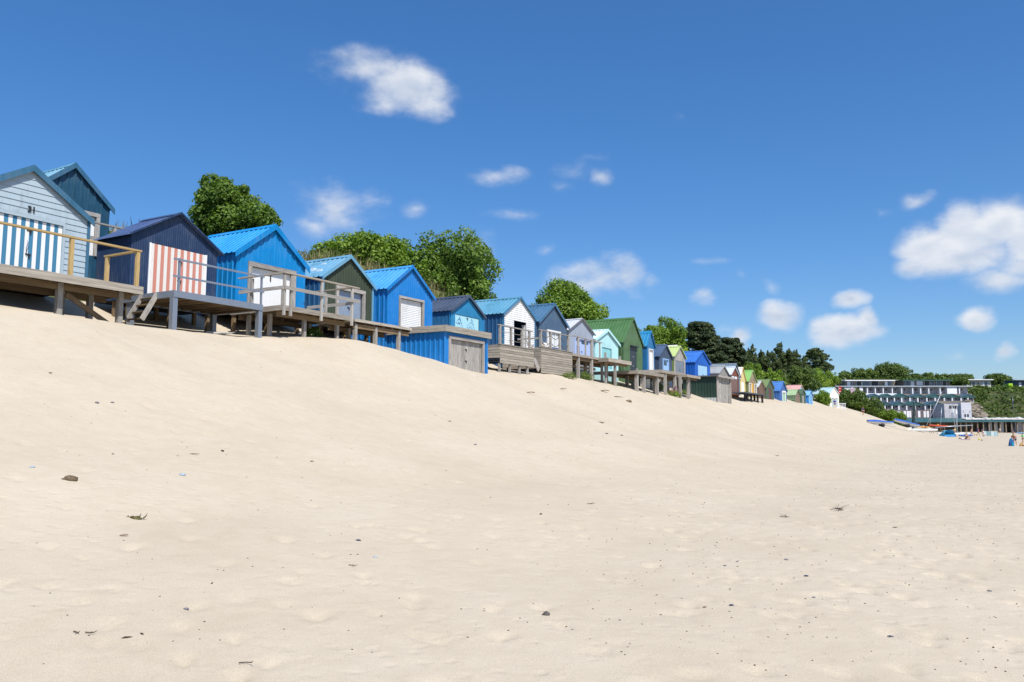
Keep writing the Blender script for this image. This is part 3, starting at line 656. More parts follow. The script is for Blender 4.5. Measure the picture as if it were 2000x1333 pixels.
# blue hut with roller shutter and its boat store below
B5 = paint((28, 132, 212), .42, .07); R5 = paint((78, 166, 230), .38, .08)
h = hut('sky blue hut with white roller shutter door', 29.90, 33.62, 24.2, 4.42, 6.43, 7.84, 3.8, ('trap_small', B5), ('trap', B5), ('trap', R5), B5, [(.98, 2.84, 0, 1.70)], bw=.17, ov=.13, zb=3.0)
frame(h, .98, 2.84, 0, 1.70, .11); door(h, .98, 2.84, 0, 1.70, 'roller', [WHITE], 0, .06)
st = rowthing('boat_store', 'low blue clad boat store with weathered double doors half buried in sand', 'boat store', 29.95, 20.9, 2.0)
top_ = lambda x: 2.22
sheet(st, 'front_wall', B5, 'trap_small', 0, 3.7, -.6, top_, [(.48, 3.28, -.6, 1.88)], lambda x, d, z: (x, -d, z))
sheet(st, 'side_wall', B5, 'trap', 0, 3.25, -.6, top_, (), lambda y, d, z: (-d, y, z)); sheet(st, 'side_wall', B5, 'trap', 0, 3.25, -.6, top_, (), lambda y, d, z: (3.7+d, y, z))
box(st, 'corner_trim', B5, -.05, .1, -.055, -.036, -.6, 2.2); box(st, 'corner_trim', B5, 3.6, 3.75, -.055, -.036, -.6, 2.2)
for x0, x1, y0, y1 in ((-.16, 3.86, -.20, -.14),): 
    box(st, 'roof_fascia', DECKWOOD, x0, x1, y0, y1, 2.18, 2.32); box(st, 'roof_fascia', DECKWOOD, x0, x1, y0, y1, 2.325, 2.47)
box(st, 'roof_fascia', DECKWOOD, -.16, -.10, -.139, 3.25, 2.18, 2.32); box(st, 'roof_fascia', DECKWOOD, -.16, -.10, -.139, 3.25, 2.325, 2.47)
box(st, 'roof_fascia', DECKWOOD, 3.80, 3.86, -.139, 3.25, 2.18, 2.47)
for i in range(23): box(st, 'roof_plank', DECKWOOD, -.1, 3.8, -.13+i*.145, -.13+i*.145+.139, 2.40, 2.43)
frame(st, .48, 3.28, -.6, 1.88, .14); door(st, .48, 3.28, -.6, 1.88, 'planks', [GREYWOOD], 14, .05, [(1.92, 1.5), (1.92, .95), (1.92, .4)], True)

# turquoise hut with painted dolphins
C6 = paint((46, 142, 194), .5, .1); S6 = paint((40, 112, 162), .5, .12); R6 = paint((76, 88, 108), .35, .14); D6 = paint((178, 230, 244), .5, .06, .82); INK = plain('dolphin_blue_line', (40, 110, 165), .6)
h = hut('turquoise hut with slate roof and dolphins painted on pale doors', 35.30, 38.56, 24.2, 4.30, 6.03, 7.07, 3.6, ('board', C6), ('corr', S6), ('trap', R6), R6, [(.42, 2.82, 0, 1.62)], bw=.15, corner=C6, zb=3.2)
d = door(h, .42, 2.82, 0, 1.62, 'leaves', [D6], 2, .03, [(1.65, 1.5)])
def stroke(pts, w=.03, n=6):
    w = w*.62
    c = []                                                     # smooth brush line through the points
    P = [np.array(p, float) for p in pts]; P = [2*P[0]-P[1]] + P + [2*P[-1]-P[-2]]
    for i in range(1, len(P)-2):
        for u in np.linspace(0, 1, n, endpoint=False):
            c.append(.5*((2*P[i]) + (-P[i-1]+P[i+1])*u + (2*P[i-1]-5*P[i]+4*P[i+1]-P[i+2])*u*u + (-P[i-1]+3*P[i]-3*P[i+1]+P[i+2])*u**3))
    c.append(P[-2]); V = []; F = []
    for i, p in enumerate(c):
        q = c[min(i+1, len(c)-1)]-c[max(i-1, 0)]; q = np.array([-q[1], q[0]])/max(1e-6, np.hypot(*q)); ww = w*(.45+.55*math.sin(math.pi*(i+.5)/len(c)))
        V += [(p[0]+q[0]*ww/2, .026, p[1]+q[1]*ww/2), (p[0]-q[0]*ww/2, .026, p[1]-q[1]*ww/2)]
    return V, [(2*i, 2*i+1, 2*i+3, 2*i+2) for i in range(len(c)-1)]
dol1 = [stroke(p, w) for p, w in (([(1.72, 1.12), (1.95, 1.30), (2.2, 1.22), (2.42, .9), (2.55, .55)], .05), ([(1.72, 1.12), (1.62, 1.04), (1.75, .98), (2.0, 1.02), (2.25, .85), (2.42, .62), (2.55, .55)], .035),
        ([(2.05, 1.30), (2.1, 1.5), (2.3, 1.2)], .06), ([(1.85, 1.0), (1.75, .78), (1.95, .95)], .04), ([(2.55, .55), (2.45, .32), (2.58, .42)], .05), ([(2.55, .55), (2.75, .6), (2.62, .42)], .04), ([(1.80, 1.10), (2.05, 1.10), (2.3, .82)], .03))]
dol2 = [stroke([(a[0]*.72-.62, a[1]*.72+.42) for a in p], w) for p, w in (([(1.72, 1.12), (1.95, 1.30), (2.2, 1.22), (2.42, .9), (2.5, .6)], .07), ([(1.72, 1.12), (1.62, 1.02), (1.8, .96), (2.05, .95), (2.2, .8)], .05), ([(2.0, 1.3), (2.1, 1.46), (2.25, 1.2)], .08), ([(1.9, 1.12), (2.05, 1.02), (2.2, 1.05)], .1))]
dol3 = [stroke([(a[0]*.7-.75, a[1]*.7-.35) for a in p], w) for p, w in (([(1.72, 1.12), (1.95, 1.30), (2.2, 1.22), (2.42, .9)], .07), ([(1.72, 1.12), (1.62, 1.02), (1.8, .96), (2.05, .9)], .05), ([(2.0, 1.3), (2.1, 1.46), (2.25, 1.2)], .08), ([(2.3, 1.3), (2.5, 1.5), (2.62, 1.2)], .05))]
for q in (dol1, dol2, dol3): mesh(d, 'painted_dolphin', INK, *join(q))

# white boarded hut with open doorway
WB = paint((246, 246, 244), .6, .06, .84); S7 = paint((44, 98, 146), .45, .1); R7 = paint((98, 162, 192), .4, .12); B7 = paint((72, 132, 172), .42, .1)
h = hut('white weatherboard hut with open dark doorway', 40.88, 44.74, 24.2, 4.25, 6.54, 7.77, 3.8, ('flat', WB), ('trap', S7), ('trap', R7), B7, [(1.22, 2.76, -.02, 1.95)], clap=.125, bw=.16, corner=B7, ov=.13, zb=3.3)
d = mbox(h, 'open_door', WB, 2.74, 2.78, .05, .30, 0, 1.88); box(h, 'interior_wall', DARKIN, .05, 3.8, 2.6, 2.65, 0, 2.2)
# slate blue hut with curtained window
C8 = paint((80, 106, 132), .5, .1); R8 = paint((76, 118, 152), .4, .1)
h = hut('slate blue hut with white curtained window', 45.42, 49.56, 24.2, 4.30, 6.55, 7.98, 3.8, ('board', C8), ('trap', C8), ('trap', R8), R8, [(1.2, 2.95, .0, 1.75)], bw=.20, ov=.13, zb=3.3)
frame(h, 1.2, 2.95, 0, 1.75, .10, WHITE); d = mbox(h, 'window', GLASS, 1.2, 2.95, .06, .08, .72, 1.75)
CURT = paint((236, 240, 242), .8, .12, .8)
for x in (1.24, 1.82, 2.40): 
    V = []; n = 9
    for i in range(n+1): V += [(x+.5*i/n, .045+.012*math.sin(i*2.1), .74), (x+.5*i/n, .045+.012*math.sin(i*2.1), 1.70)]
    mesh(d, 'curtain', CURT, V, [(2*i, 2*i+2, 2*i+3, 2*i+1) for i in range(n)])
for x in (1.76, 2.34): box(d, 'mullion', WHITE, x, x+.05, .0, .04, .72, 1.75)
door(h, 1.2, 2.95, 0, .71, 'leaves', [paint((48, 110, 176), .5, .1)], 2, .03)
# grey hut with lilac doors
C9 = paint((168, 178, 192), .55, .1); R9 = paint((204, 208, 216), .5, .12); W9 = paint((232, 232, 228), .6, .1); L9 = paint((186, 206, 246), .5, .07)
h = hut('pale grey hut with lilac blue doors and a blue notice', 49.92, 54.06, 24.2, 4.35, 6.44, 7.47, 3.6, ('board', C9), ('flat', W9), ('corr', R9), paint((120, 118, 122), .6, .1), [(.9, 3.5, -.02, 1.62)], bw=.10, ov=.16, zb=3.4)
frame(h, .9, 3.5, 0, 1.62, .10, L9); d = door(h, .9, 3.5, 0, 1.62, 'planks', [L9], 12, .03, [(2.1, .75)], True)
box(d, 'transom_pane', GLASS, 2.1, 3.2, .012, .029, 1.32, 1.54); box(d, 'blue_notice', paint((24, 84, 190), .4, .05), 1.25, 1.72, .0, .026, .48, 1.12)
# mint hut
CM = paint((190, 236, 238), .5, .06, .84); RM = paint((214, 246, 244), .4, .06, .84)
h = hut('mint hut of pale turquoise boards, smaller, left of the big green hut', 54.32, 58.76, 24.2, 4.20, 6.19, 7.17, 3.4, ('board', CM), None, ('trap', RM), CM, [(1.25, 3.05, -.02, 1.55)], bw=.20, ov=.14, zb=3.0)
door(h, 1.25, 3.05, -.02, 1.55, 'planks', [paint((150, 220, 222), .5, .06)], 12, .05, [(2.15, .8)], True)
# big green hut
CG = paint((88, 120, 80), .5, .12); RG = paint((80, 122, 72), .4, .1)
h = hut('tallest hut, forest green with a long steep green roof and charcoal door', 59.86, 64.20, 24.2, 4.10, 6.46, 8.68, 5.2, ('trap', CG), None, ('trap', RG), CG, [(1.45, 2.95, 0, 2.15)], bw=.16, ov=.12, zb=3.0)
d = door(h, 1.45, 2.95, 0, 2.15, 'leaves', [plain('charcoal_door', (54, 62, 66), .5)], 2, .0); box(d, 'knob', WHITE, 2.12, 2.17, -.04, -.001, 1.3, 1.35); box(d, 'knob', WHITE, 2.12, 2.17, -.04, -.001, .55, .6); box(h, 'door_canopy', plain('charcoal_door', (54, 62, 66)), 1.35, 3.05, -.22, .0, 2.16, 2.24)
# narrow blue hut
CN = paint((46, 122, 178), .5, .1); RN = paint((42, 142, 194), .4, .1)
h = hut('narrow tall mid blue hut with white door between green and slate huts', 65.18, 67.14, 24.2, 4.3, 6.58, 8.0, 4.0, ('board', CN), None, ('trap', RN), CN, [(.55, 1.45, 0, 2.05)], bw=.14, ov=.1, zb=3.1)
frame(h, .55, 1.45, 0, 2.05, .09, W9); door(h, .55, 1.45, 0, 2.05, 'sheet', [WHITE], 1, .03)
# slate hut with light blue door
C13 = paint((76, 92, 116), .5, .1); R13 = paint((82, 104, 134), .4, .1); P13 = paint((166, 206, 250), .5, .06)
h = hut('charcoal slate hut with single pale blue door', 68.26, 71.92, 24.2, 4.3, 5.92, 7.15, 3.6, ('board', C13), None, ('trap', R13), C13, [(1.05, 2.45, 0, 1.45)], bw=.15, zb=3.1)
frame(h, 1.05, 2.45, 0, 1.45, .09, P13); d = door(h, 1.05, 2.45, 0, 1.45, 'planks', [P13], 7, .02); box(d, 'pane', GLASS, 1.35, 2.15, .008, .019, .95, 1.3)
# lime roofed hut
h = hut('weathered timber hut with yellow green roof and grey double doors', 72.38, 75.74, 24.2, 4.3, 6.22, 7.33, 3.6, ('board', GREYWOOD), ('board', paint((132, 162, 74), .5, .1)), ('trap', paint((196, 216, 138), .45, .08)), paint((186, 206, 140), .5, .1), [(.45, 2.9, 0, 1.6)], bw=.13, zb=3.1)
door(h, .45, 2.9, 0, 1.6, 'planks', [plain('grey_boarded_door', (134, 144, 154), .6)], 12, .02, [(1.68, .8)], True)
h = hut('grey hut with white roof edge squeezed behind the vivid blue hut', 75.95, 78.60, 25.6, 4.3, 6.3, 7.75, 3.0, ('board', paint((150, 160, 176), .5, .1)), None, ('trap', W9), WHITE, (), bw=.22, zb=3.3)
CV = paint((18, 100, 200), .45, .07); RV = paint((62, 122, 208), .4, .07)
h = hut('vivid cobalt blue hut with pale blue double doors', 78.85, 84.14, 24.2, 4.3, 6.10, 7.42, 3.8, ('board', CV), ('trap', CV), ('trap', RV), CV, [(1.1, 4.3, 0, 1.62)], bw=.14, zb=3.0)
door(h, 1.1, 4.3, 0, 1.62, 'leaves', [paint((164, 208, 246), .5, .06, .82)], 2, .03, [(2.8, .7)])
# the far half of the row
gs = rowthing('boat_store', 'dark green corrugated boat store with grey timber door, below the hut row', 'boat store', 73.4, 20.5, 1.6)
DGc = paint((38, 66, 56), .5, .1); PALE = paint((196, 202, 200), .6, .12)
sheet(gs, 'side_wall', DGc, 'trap', 0, 3.2, .75, lambda y: 2.68, (), lambda y, d, z: (-d, y, z)); sheet(gs, 'base_wall', PALE, 'trap', 0, 3.2, -.4, lambda y: .745, (), lambda y, d, z: (.012-d, y, z))
sheet(gs, 'front_wall', GREYWOOD, 'board', 0, 4.7, -.8, lambda x: 2.66, [(1.5, 4.1, -.8, 2.4)], lambda x, d, z: (x, -d, z)); box(gs, 'corner_post', GREYWOOD, -.06, .3, -.12, -.02, -.8, 2.68); box(gs, 'corner_post', GREYWOOD, 4.5, 4.75, -.12, -.02, -.9, 2.68)
sheet(gs, 'side_wall', DGc, 'trap', 0, 3.2, -.6, lambda y: 2.68, (), lambda y, d, z: (4.7+d, y, z))
door(gs, 1.5, 4.1, -.8, 2.4, 'planks', [GREYWOOD], 14, .03, [(2.8, .9)]); box(gs, 'roof_slab', plain('felt_roof', (96, 98, 104), .8), -.25, 4.95, -.25, 3.3, 2.69, 2.80); box(gs, 'roof_fascia', GREYWOOD, -.27, 4.97, -.30, -.251, 2.62, 2.82)
G17 = paint((172, 176, 178), .6, .12)
hut('low grey hut with a fawn grey roof above the green boat store', 84.3, 88.2, 23.3, 3.3, 5.25, 6.15, 3.6, ('board', paint((160, 156, 150), .6, .1)), None, ('flat', G17), G17, (), bw=.12, zb=2.6)
R19 = paint((214, 224, 236), .45, .08); B19 = paint((142, 78, 54), .6, .14)
h = hut('brown gabled hut with lace curtains and white roof', 88.75, 92.05, 23.2, 3.2, 5.32, 6.3, 2.8, ('board', B19), ('board', paint((96, 92, 100), .6, .1)), ('trap', R19), R19, [(.35, 2.95, 0, 2.1)], bw=.12, zb=2.5)
d = door(h, .35, 2.95, 0, 2.1, 'planks', [paint((136, 104, 92), .6, .15)], 10, .02, (), True)
for x in (.5, 1.75): box(d, 'lace_curtain', CURT, x, x+1.0, .004, .019, 1.75, 2.02)
R18 = paint((128, 146, 160), .45, .1); S18 = paint((110, 128, 146), .5, .1)
h = hut('large grey hut behind the brown gable, with pale blue door', 93.75, 97.80, 24.4, 3.3, 5.45, 7.05, 4.2, ('board', S18), None, ('trap', R18), R18, [(2.0, 3.4, 0, 2.0)], bw=.14, zb=2.6)
door(h, 2.0, 3.4, 0, 2.0, 'sheet', [paint((128, 178, 232), .5, .08)], 1, .02)
CY = paint((238, 220, 150), .55, .08)
h = hut('cream yellow hut with white door beside the large grey hut', 98.0, 100.6, 24.5, 3.3, 5.15, 6.8, 3.5, ('board', CY), None, ('trap', paint((240, 236, 224), .5, .08)), paint((222, 176, 84), .5, .1), [(.7, 1.9, 0, 1.7)], bw=.14, zb=2.6)
door(h, .7, 1.9, 0, 1.7, 'sheet', [WHITE], 1, .0)
h = hut('timber fronted hut with bright lime green roof and a yellow door', 100.9, 105.6, 24.2, 3.3, 5.15, 6.66, 3.6, ('board', wood((110, 98, 80), (168, 158, 132))), ('board', paint((128, 140, 92), .6, .1)), ('trap', paint((142, 196, 108), .45, .08)), paint((150, 170, 110), .5, .1), [(1.7, 2.9, 0, 1.75)], bw=.15, zb=2.6)
door(h, 1.7, 2.9, 0, 1.75, 'sheet', [paint((236, 180, 66), .5, .08)], 1, .02); frame(h, .5, 1.4, .1, 1.6, .06, WHITE); frame(h, 3.2, 4.3, .1, 1.6, .06, WHITE)
hut('small brown timber hut with a pale roof beside the olive hut', 106.1, 109.9, 24.2, 3.1, 4.62, 5.5, 3.0, ('board', wood((96, 74, 62), (150, 124, 108))), None, ('trap', paint((206, 214, 218), .5, .1)), BROWNWOOD, (), bw=.12, zb=2.6)
CO = paint((84, 100, 76), .55, .1)
h = hut('olive green hut with maroon door', 110.6, 115.7, 24.2, 3.1, 4.75, 5.98, 4.0, ('board', CO), None, ('trap', paint((124, 146, 92), .5, .1)), CO, [(1.8, 3.4, 0, 1.6)], bw=.13, zb=2.6)
door(h, 1.8, 3.4, 0, 1.6, 'planks', [paint((112, 66, 66), .6, .1)], 8, .02)
CC = paint((66, 110, 178), .5, .09)
h = hut('cornflower blue hut with white framed green door', 119.4, 124.2, 24.2, 2.9, 4.58, 6.05, 4.0, ('board', CC), ('trap', CC), ('trap', paint((82, 134, 204), .45, .08)), CC, [(1.9, 3.7, 0, 1.55)], bw=.13, zb=2.5)
frame(h, 1.9, 3.7, 0, 1.55, .22, WHITE); door(h, 1.9, 3.7, 0, 1.55, 'sheet', [paint((160, 202, 164), .5, .08)], 1, .02)
PKR = paint((226, 178, 170), .55, .08)
hut('hut with a long salmon pink roof behind the small green huts', 150.0, 156.0, 27.2, 4.0, 5.7, 6.9, 4.5, ('board', paint((160, 206, 226), .5, .08)), ('board', paint((110, 150, 104), .5, .08)), ('trap', PKR), PKR, (), bw=.15, zb=2.8)
SG = paint((92, 120, 90), .55, .12)
h = hut('small green striped hut with pale green roof and brown doors', 131.2, 135.0, 24.2, 2.9, 4.32, 5.28, 4.5, ('board', paint((148, 126, 110), .6, .12)), ('flat', SG), ('trap', paint((172, 200, 152), .5, .08)), SG, [(.8, 3.0, 0, 1.35)], bw=.12, zb=2.5)
door(h, .8, 3.0, 0, 1.35, 'planks', [wood((120, 98, 84), (172, 150, 134))], 8, .02)
for i in range(5): box(h, 'side_board', paint((172, 196, 160), .6, .1), -.05, -.004, 0, 4.4, .1+i*.28, .2+i*.28)
h = hut('moss green hut with grey door, last but one of the small huts', 135.6, 140.0, 24.2, 2.9, 4.7, 5.48, 3.0, ('board', paint((78, 100, 76), .55, .1)), None, ('trap', paint((88, 112, 84), .5, .1)), paint((110, 128, 100), .5, .1), [(1.5, 3.0, 0, 1.6)], bw=.12, zb=2.5)
door(h, 1.5, 3.0, 0, 1.6, 'planks', [GREYWOOD], 7, .02)
CS = paint((58, 142, 216), .5, .08)
h = hut('small sky blue hut at the end of the packed row', 143.0, 146.8, 24.2, 2.9, 4.65, 5.48, 4.0, ('board', paint((140, 196, 240), .5, .07)), ('trap', CS), ('trap', paint((140, 196, 240), .45, .07)), CS, [(1.2, 2.6, 0, 1.5)], bw=.12, zb=2.5)
door(h, 1.2, 2.6, 0, 1.5, 'sheet', [paint((120, 184, 238), .5, .08)], 1, .02)
h = hut('white painted boathouse with pale roof and two doors, alone beyond the row', 0, 4.2, 0, 3.1, 5.62, 6.95, 5.5, ('board', paint((240, 240, 224), .5, .06, .84)), ('board', paint((214, 218, 210), .5, .06)), ('trap', paint((182, 216, 228), .4, .08)), WHITE, [(.7, 1.75, 0, 1.75), (2.4, 3.45, 0, 1.75)], bw=.12, rz=R(45), zb=2.3)
h.location = (61.95, 155.6, 3.1)
for x in (.7, 2.4): frame(h, x, x+1.05, 0, 1.75, .06, WHITE); door(h, x, x+1.05, 0, 1.75, 'leaves', [paint((188, 206, 206), .5, .08)], 2, .03)

# ---------------------------------------------------------------- decks, terraces and railings in front of the huts
def gz(t, s): p = W3(t, s, 0); return sand_top(p[0], p[1])
def deck(label, t0, t1, s0, s1, z, posts, mat=DECKWOOD, th=.04, fascia=.15, along='x', beam=True, post=.12, pmat=None, beams=None, name='wooden_deck', joists=True, group='timber decks in front of the huts'):
    d = rowthing(name, label, 'deck', t0, s0, z, group); W = t1-t0; D = s1-s0
    if along == 'x':
        n = max(2, int(D/.145))
        for i in range(n): box(d, 'deck_plank', mat, 0, W, i*D/n, (i+1)*D/n-.008, -th, 0)
    else:
        n = max(2, int(W/.145))
        for i in range(n): box(d, 'deck_plank', mat, i*W/n, (i+1)*W/n-.008, 0, D, -th, 0)
    if fascia:
        box(d, 'fascia_board', mat, -.03, W+.03, -.035, -.002, -fascia-.02, -.004); box(d, 'fascia_board', mat, -.034, -.002, .0, D, -fascia-.02, -.004); box(d, 'fascia_board', mat, W+.002, W+.034, .0, D, -fascia-.02, -.004)
    if joists:
        k = max(3, int(W/.6))
        for i in range(k+1):
            x = .06+i*(W-.12)/k; box(d, 'joist', BROWNWOOD, x-.022, x+.022, .02, D-.02, -th-.15, -th-.002)
    for y in (beams if beams is not None else ([.35, D-.4] if beam else [])): box(d, 'beam', BROWNWOOD, .05, W-.05, y-.04, y+.04, -th-.34, -th-.155)
    for (x, y) in posts:
        g = gz(t0+x, s0+y)-z-.35
        if g < -.1: box(d, 'post', pmat or GREYWOOD, x-post/2, x+post/2, y-post/2, y+post/2, g, -th-.002 if not beam else -th-.155)
    return d
def rail(d, posts, z1, mat, rails, pw=.09, z0=0.0):
    for (x, y) in posts: box(d, 'railing_post', mat, x-pw/2, x+pw/2, y-pw/2, y+pw/2, z0, z1)
    for (p, q, w, h, nm) in rails: bar(d, nm, mat, p, q, w, h)
def swag(d, a, b, sag, mat, r=.018):
    a, b = Vector(a), Vector(b); tube(d, 'rope', mat, [tuple(a.lerp(b, u) - Vector((0, 0, sag*4*u*(1-u)))) for u in np.linspace(0, 1, 9)], r, 5)
ROPE = plain('rope', (150, 142, 128), .9); ROPED = plain('dark_rope', (96, 92, 86), .9)

# 31's deck with new yellow rails
d = deck('weathered deck with new yellow timber rails below hut 31', 8.0, 14.95, 21.5, 24.0, 4.08, [(6.55, .45), (4.72, .45), (2.9, .45), (1.0, .45), (6.4, 1.7), (3.6, 1.9), (3.2, 1.2), (5.4, 1.5)], post=.15, fascia=.22, beams=[.45, 1.7])
rail(d, [(2.72, .06), (4.77, .06), (6.80, .06), (6.80, 1.55)], 1.04, NEWWOOD, [((-.0, .06, 1.075), (6.90, .06, 1.075), .13, .05, 'handrail'), ((6.80, .14, 1.07), (6.80, 1.65, 1.07), .12, .05, 'handrail')], .10)
bar(d, 'brace', BROWNWOOD, (5.0, .6, -.45), (6.3, .6, -1.15), .06, .14)
# galvanised deck in front of the navy hut
d = deck('galvanised steel deck with twin rail in front of the navy hut', 16.15, 19.68, 21.6, 24.12, 4.14, [], mat=DECKWOOD, fascia=0, joists=False, beam=False, name='steel_deck')
for a in ((-.05, 3.58, -.06, 0.0), (-.05, 3.58, 2.45, 2.5)): box(d, 'edge_beam', STEEL, a[0], a[1], a[2], a[3], -.20, .012)
box(d, 'edge_beam', STEEL, -.05, .02, .002, 2.448, -.20, .012); box(d, 'edge_beam', STEEL, 3.51, 3.58, .002, 2.448, -.20, .012)
for i in range(9): box(d, 'joist', BROWNWOOD, .1+i*.41, .15+i*.41, .01, 2.44, -.19, -.045)
for x, y in ((.03, .05), (3.5, .05), (.1, 2.3), (3.4, 2.3)):
    g = gz(16.15+x, 21.6+y)-4.14-.4; box(d, 'post', STEEL, x-.085, x+.085, y-.085, y+.085, g, -.205)
rail(d, [(.12, -.03), (3.5, -.03)], 1.06, STEEL, [((-.12, -.075, 1.0), (3.58, -.075, 1.0), .035, .06, 'rail'), ((-.12, -.075, .46), (3.58, -.075, .46), .035, .06, 'rail')], .06, -.15)
stp = rowthing('beach_steps', 'short weathered wooden steps beside the galvanised deck', 'steps', 15.2, 22.4, 3.0)
for y in (0, .75): bar(stp, 'stringer', GREYWOOD, (.42, y, .22), (.92, y, 1.10), .05, .15)
for i in range(4): box(stp, 'tread', BROWNWOOD, .42+i*.14, .60+i*.14, .03, .72, .26+i*.24, .29+i*.24)
# heap of driftwood under the deck
for i, (x, y, a, l, lab) in enumerate([(17.9, 22.2, .2, 1.3, 'longest grey driftwood branch under the galvanised deck'), (18.4, 22.5, .5, 1.0, 'tilted driftwood branch at the back under the galvanised deck'), (18.0, 21.95, -.2, .8, 'short driftwood branch at the front under the galvanised deck')]):
    o = tag(tube(None, 'driftwood_branch', GREYWOOD, [(0, 0, 0), (l*.4, .05, .06), (l*.7, -.03, .05), (l, .06, .12)], [.05, .045, .035, .015], 6), lab, 'driftwood', 'driftwood under the decks')
    o.location = W3(x, y, gz(x, y)+.02); o.rotation_euler = (0, 0, ROW+a)
# timber deck with rails in front of the bright blue hut
d = deck('grey timber deck with double rails in front of the azure hut', 20.5, 24.2, 21.4, 24.1, 4.24, [(.45, 1.1), (1.5, .4), (3.3, .4), (.35, 2.1), (3.4, 2.0)], fascia=.17, post=.13)
P_ = [(.0, -.075), (.32, -.085), (1.9, -.085), (3.62, -.085)]
for x, y in P_: box(d, 'railing_post', GREYWOOD, x-.045, x+.045, y-.04, y+.04, -.38, 1.14)
for x, y in ((.0, 1.6), (3.7, 1.4), (2.3, 2.4)): box(d, 'railing_post', GREYWOOD, x-.05, x+.05, y-.05, y+.05, -.2, 1.1)
for p, q, w, h in (((-.08, -.085, 1.175), (4.0, -.085, 1.175), .14, .05), ((.0, .0, 1.17), (.0, 2.3, 1.17), .13, .05), ((3.7, .0, 1.165), (3.7, 2.5, 1.165), .13, .05)): bar(d, 'handrail', DECKWOOD, p, q, w, h)
for p, q in (((-.05, -.155, .62), (3.98, -.155, .62)), ((-.075, -.1, .62), (-.075, 2.2, .62)), ((3.78, .0, .55), (3.78, 2.5, .55))): bar(d, 'mid_rail', GREYWOOD, p, q, .045, .125)
# low deck before the dark green hut
d = deck('low bare deck without rails in front of the dark olive green hut', 25.1, 28.9, 22.0, 24.1, 4.30, [(.15, .12), (1.45, .12), (3.05, .12), (1.2, 1.4), (2.9, 1.5)], fascia=.10, post=.14, beams=[.12, 1.5])
# planked terraces below the turquoise and the white hut
def terrace(label, t0, t1, s0, z, h, posts, n, back=24.15):
    d = rowthing('planked_terrace', label, 'terrace', t0, s0, z, 'planked terraces in front of the huts'); W = t1-t0; D = back-s0; st = h/n
    for i in range(n):
        box(d, 'front_plank', DECKWOOD, 0, W, -.03, 0, -h+i*st+.009, -h+(i+1)*st-.007)
        if i > 1: box(d, 'side_plank', DECKWOOD, -.032, -.004, .0, D, -h+i*st+.009, -h+(i+1)*st-.007); box(d, 'side_plank', DECKWOOD, W+.004, W+.032, .0, D, -h+i*st+.009, -h+(i+1)*st-.007)
    m = int(D/.145)
    for i in range(m): box(d, 'deck_plank', DECKWOOD, .0, W, i*D/m+.002, (i+1)*D/m-.006, -.035, -.002)
    box(d, 'edge_cap', DECKWOOD, -.05, W+.05, -.06, .1, .0, .035)
    for x, y in posts:
        g = gz(t0+x, s0+y)-z-.3; box(d, 'post', GREYWOOD, x-.055, x+.055, y-.05, y+.05, g, -h if g < -h else -h+.02)
    return d
d = terrace('planked terrace with thin rope rail on short posts, before the turquoise hut', 35.45, 39.1, 21.2, 4.08, .98, [(.08, .08), (1.15, .08), (2.2, .08), (3.1, .08), (.1, 1.5), (3.4, 1.5)], 7)
rail(d, [(.1, .05), (1.25, .05), (2.45, .05), (3.3, .05)], 1.0, GREYWOOD, [((-.08, .05, 1.025), (3.6, .05, 1.025), .12, .045, 'handrail')], .11, .036)
for a, b in ((.1, 1.25), (1.25, 2.45), (2.45, 3.3)):
    for zz in (.35, .75): swag(d, (a, .05, zz), (b, .05, zz), .07, ROPE, .014)
d = terrace('deeper planked terrace with looped dark ropes, before the white boarded hut', 40.75, 44.9, 21.6, 4.38, 1.50, [(.1, .1), (3.9, .1)], 11)
rail(d, [(.1, .05), (1.35, .05), (2.55, .05), (3.75, .05)], 1.0, GREYWOOD, [((-.08, .05, 1.025), (3.95, .05, 1.025), .12, .045, 'handrail'), ((.1, .1, .55), (.1, 1.6, .55), .05, .1, 'side_rail')], .12, .036)
for a, b in ((.1, 1.35), (1.35, 2.55), (2.55, 3.75)):
    for zz in (.45, .9): swag(d, (a, .05, zz), (b, .05, zz), .27, ROPED, .022)
bar(d, 'brace', GREYWOOD, (-.6, .1, -.75), (-.05, .1, -1.35), .06, .3)
# bits of furniture on the terraces
def chair(label, t, s, z, mat, a):
    c = rowthing('deck_chair', label, 'chair', t, s, z, 'chairs on the terraces', ROW+a)
    c.scale = (.72, .72, .72)
    for x in (0, .5): bar(c, 'leg', GREYWOOD, (x, -.3, 0), (x, .32, .55), .035, .045); bar(c, 'leg', GREYWOOD, (x, .3, 0), (x, -.25, .45), .035, .045); bar(c, 'back_rail', GREYWOOD, (x, .1, .4), (x, .45, 1.0), .035, .045)
    V = [(x, -.28+u*.7, .46-.22*math.sin(u*2.6)+u*.5) for u in np.linspace(0, 1, 9) for x in (.03, .47)]
    mesh(c, 'canvas_seat', mat, V, [(2*i, 2*i+1, 2*i+3, 2*i+2) for i in range(8)])
chair('tan canvas chair on the white hut terrace', 42.3, 23.1, 4.38, paint((196, 160, 116), .8, .1), .5)
chair('white canvas chair behind the looped ropes', 43.7, 22.8, 4.38, paint((232, 228, 220), .8, .1), -.3)
chair('cream canvas chair at the right of the looped rope terrace', 44.4, 23.2, 4.38, paint((214, 192, 156), .8, .1), .1)
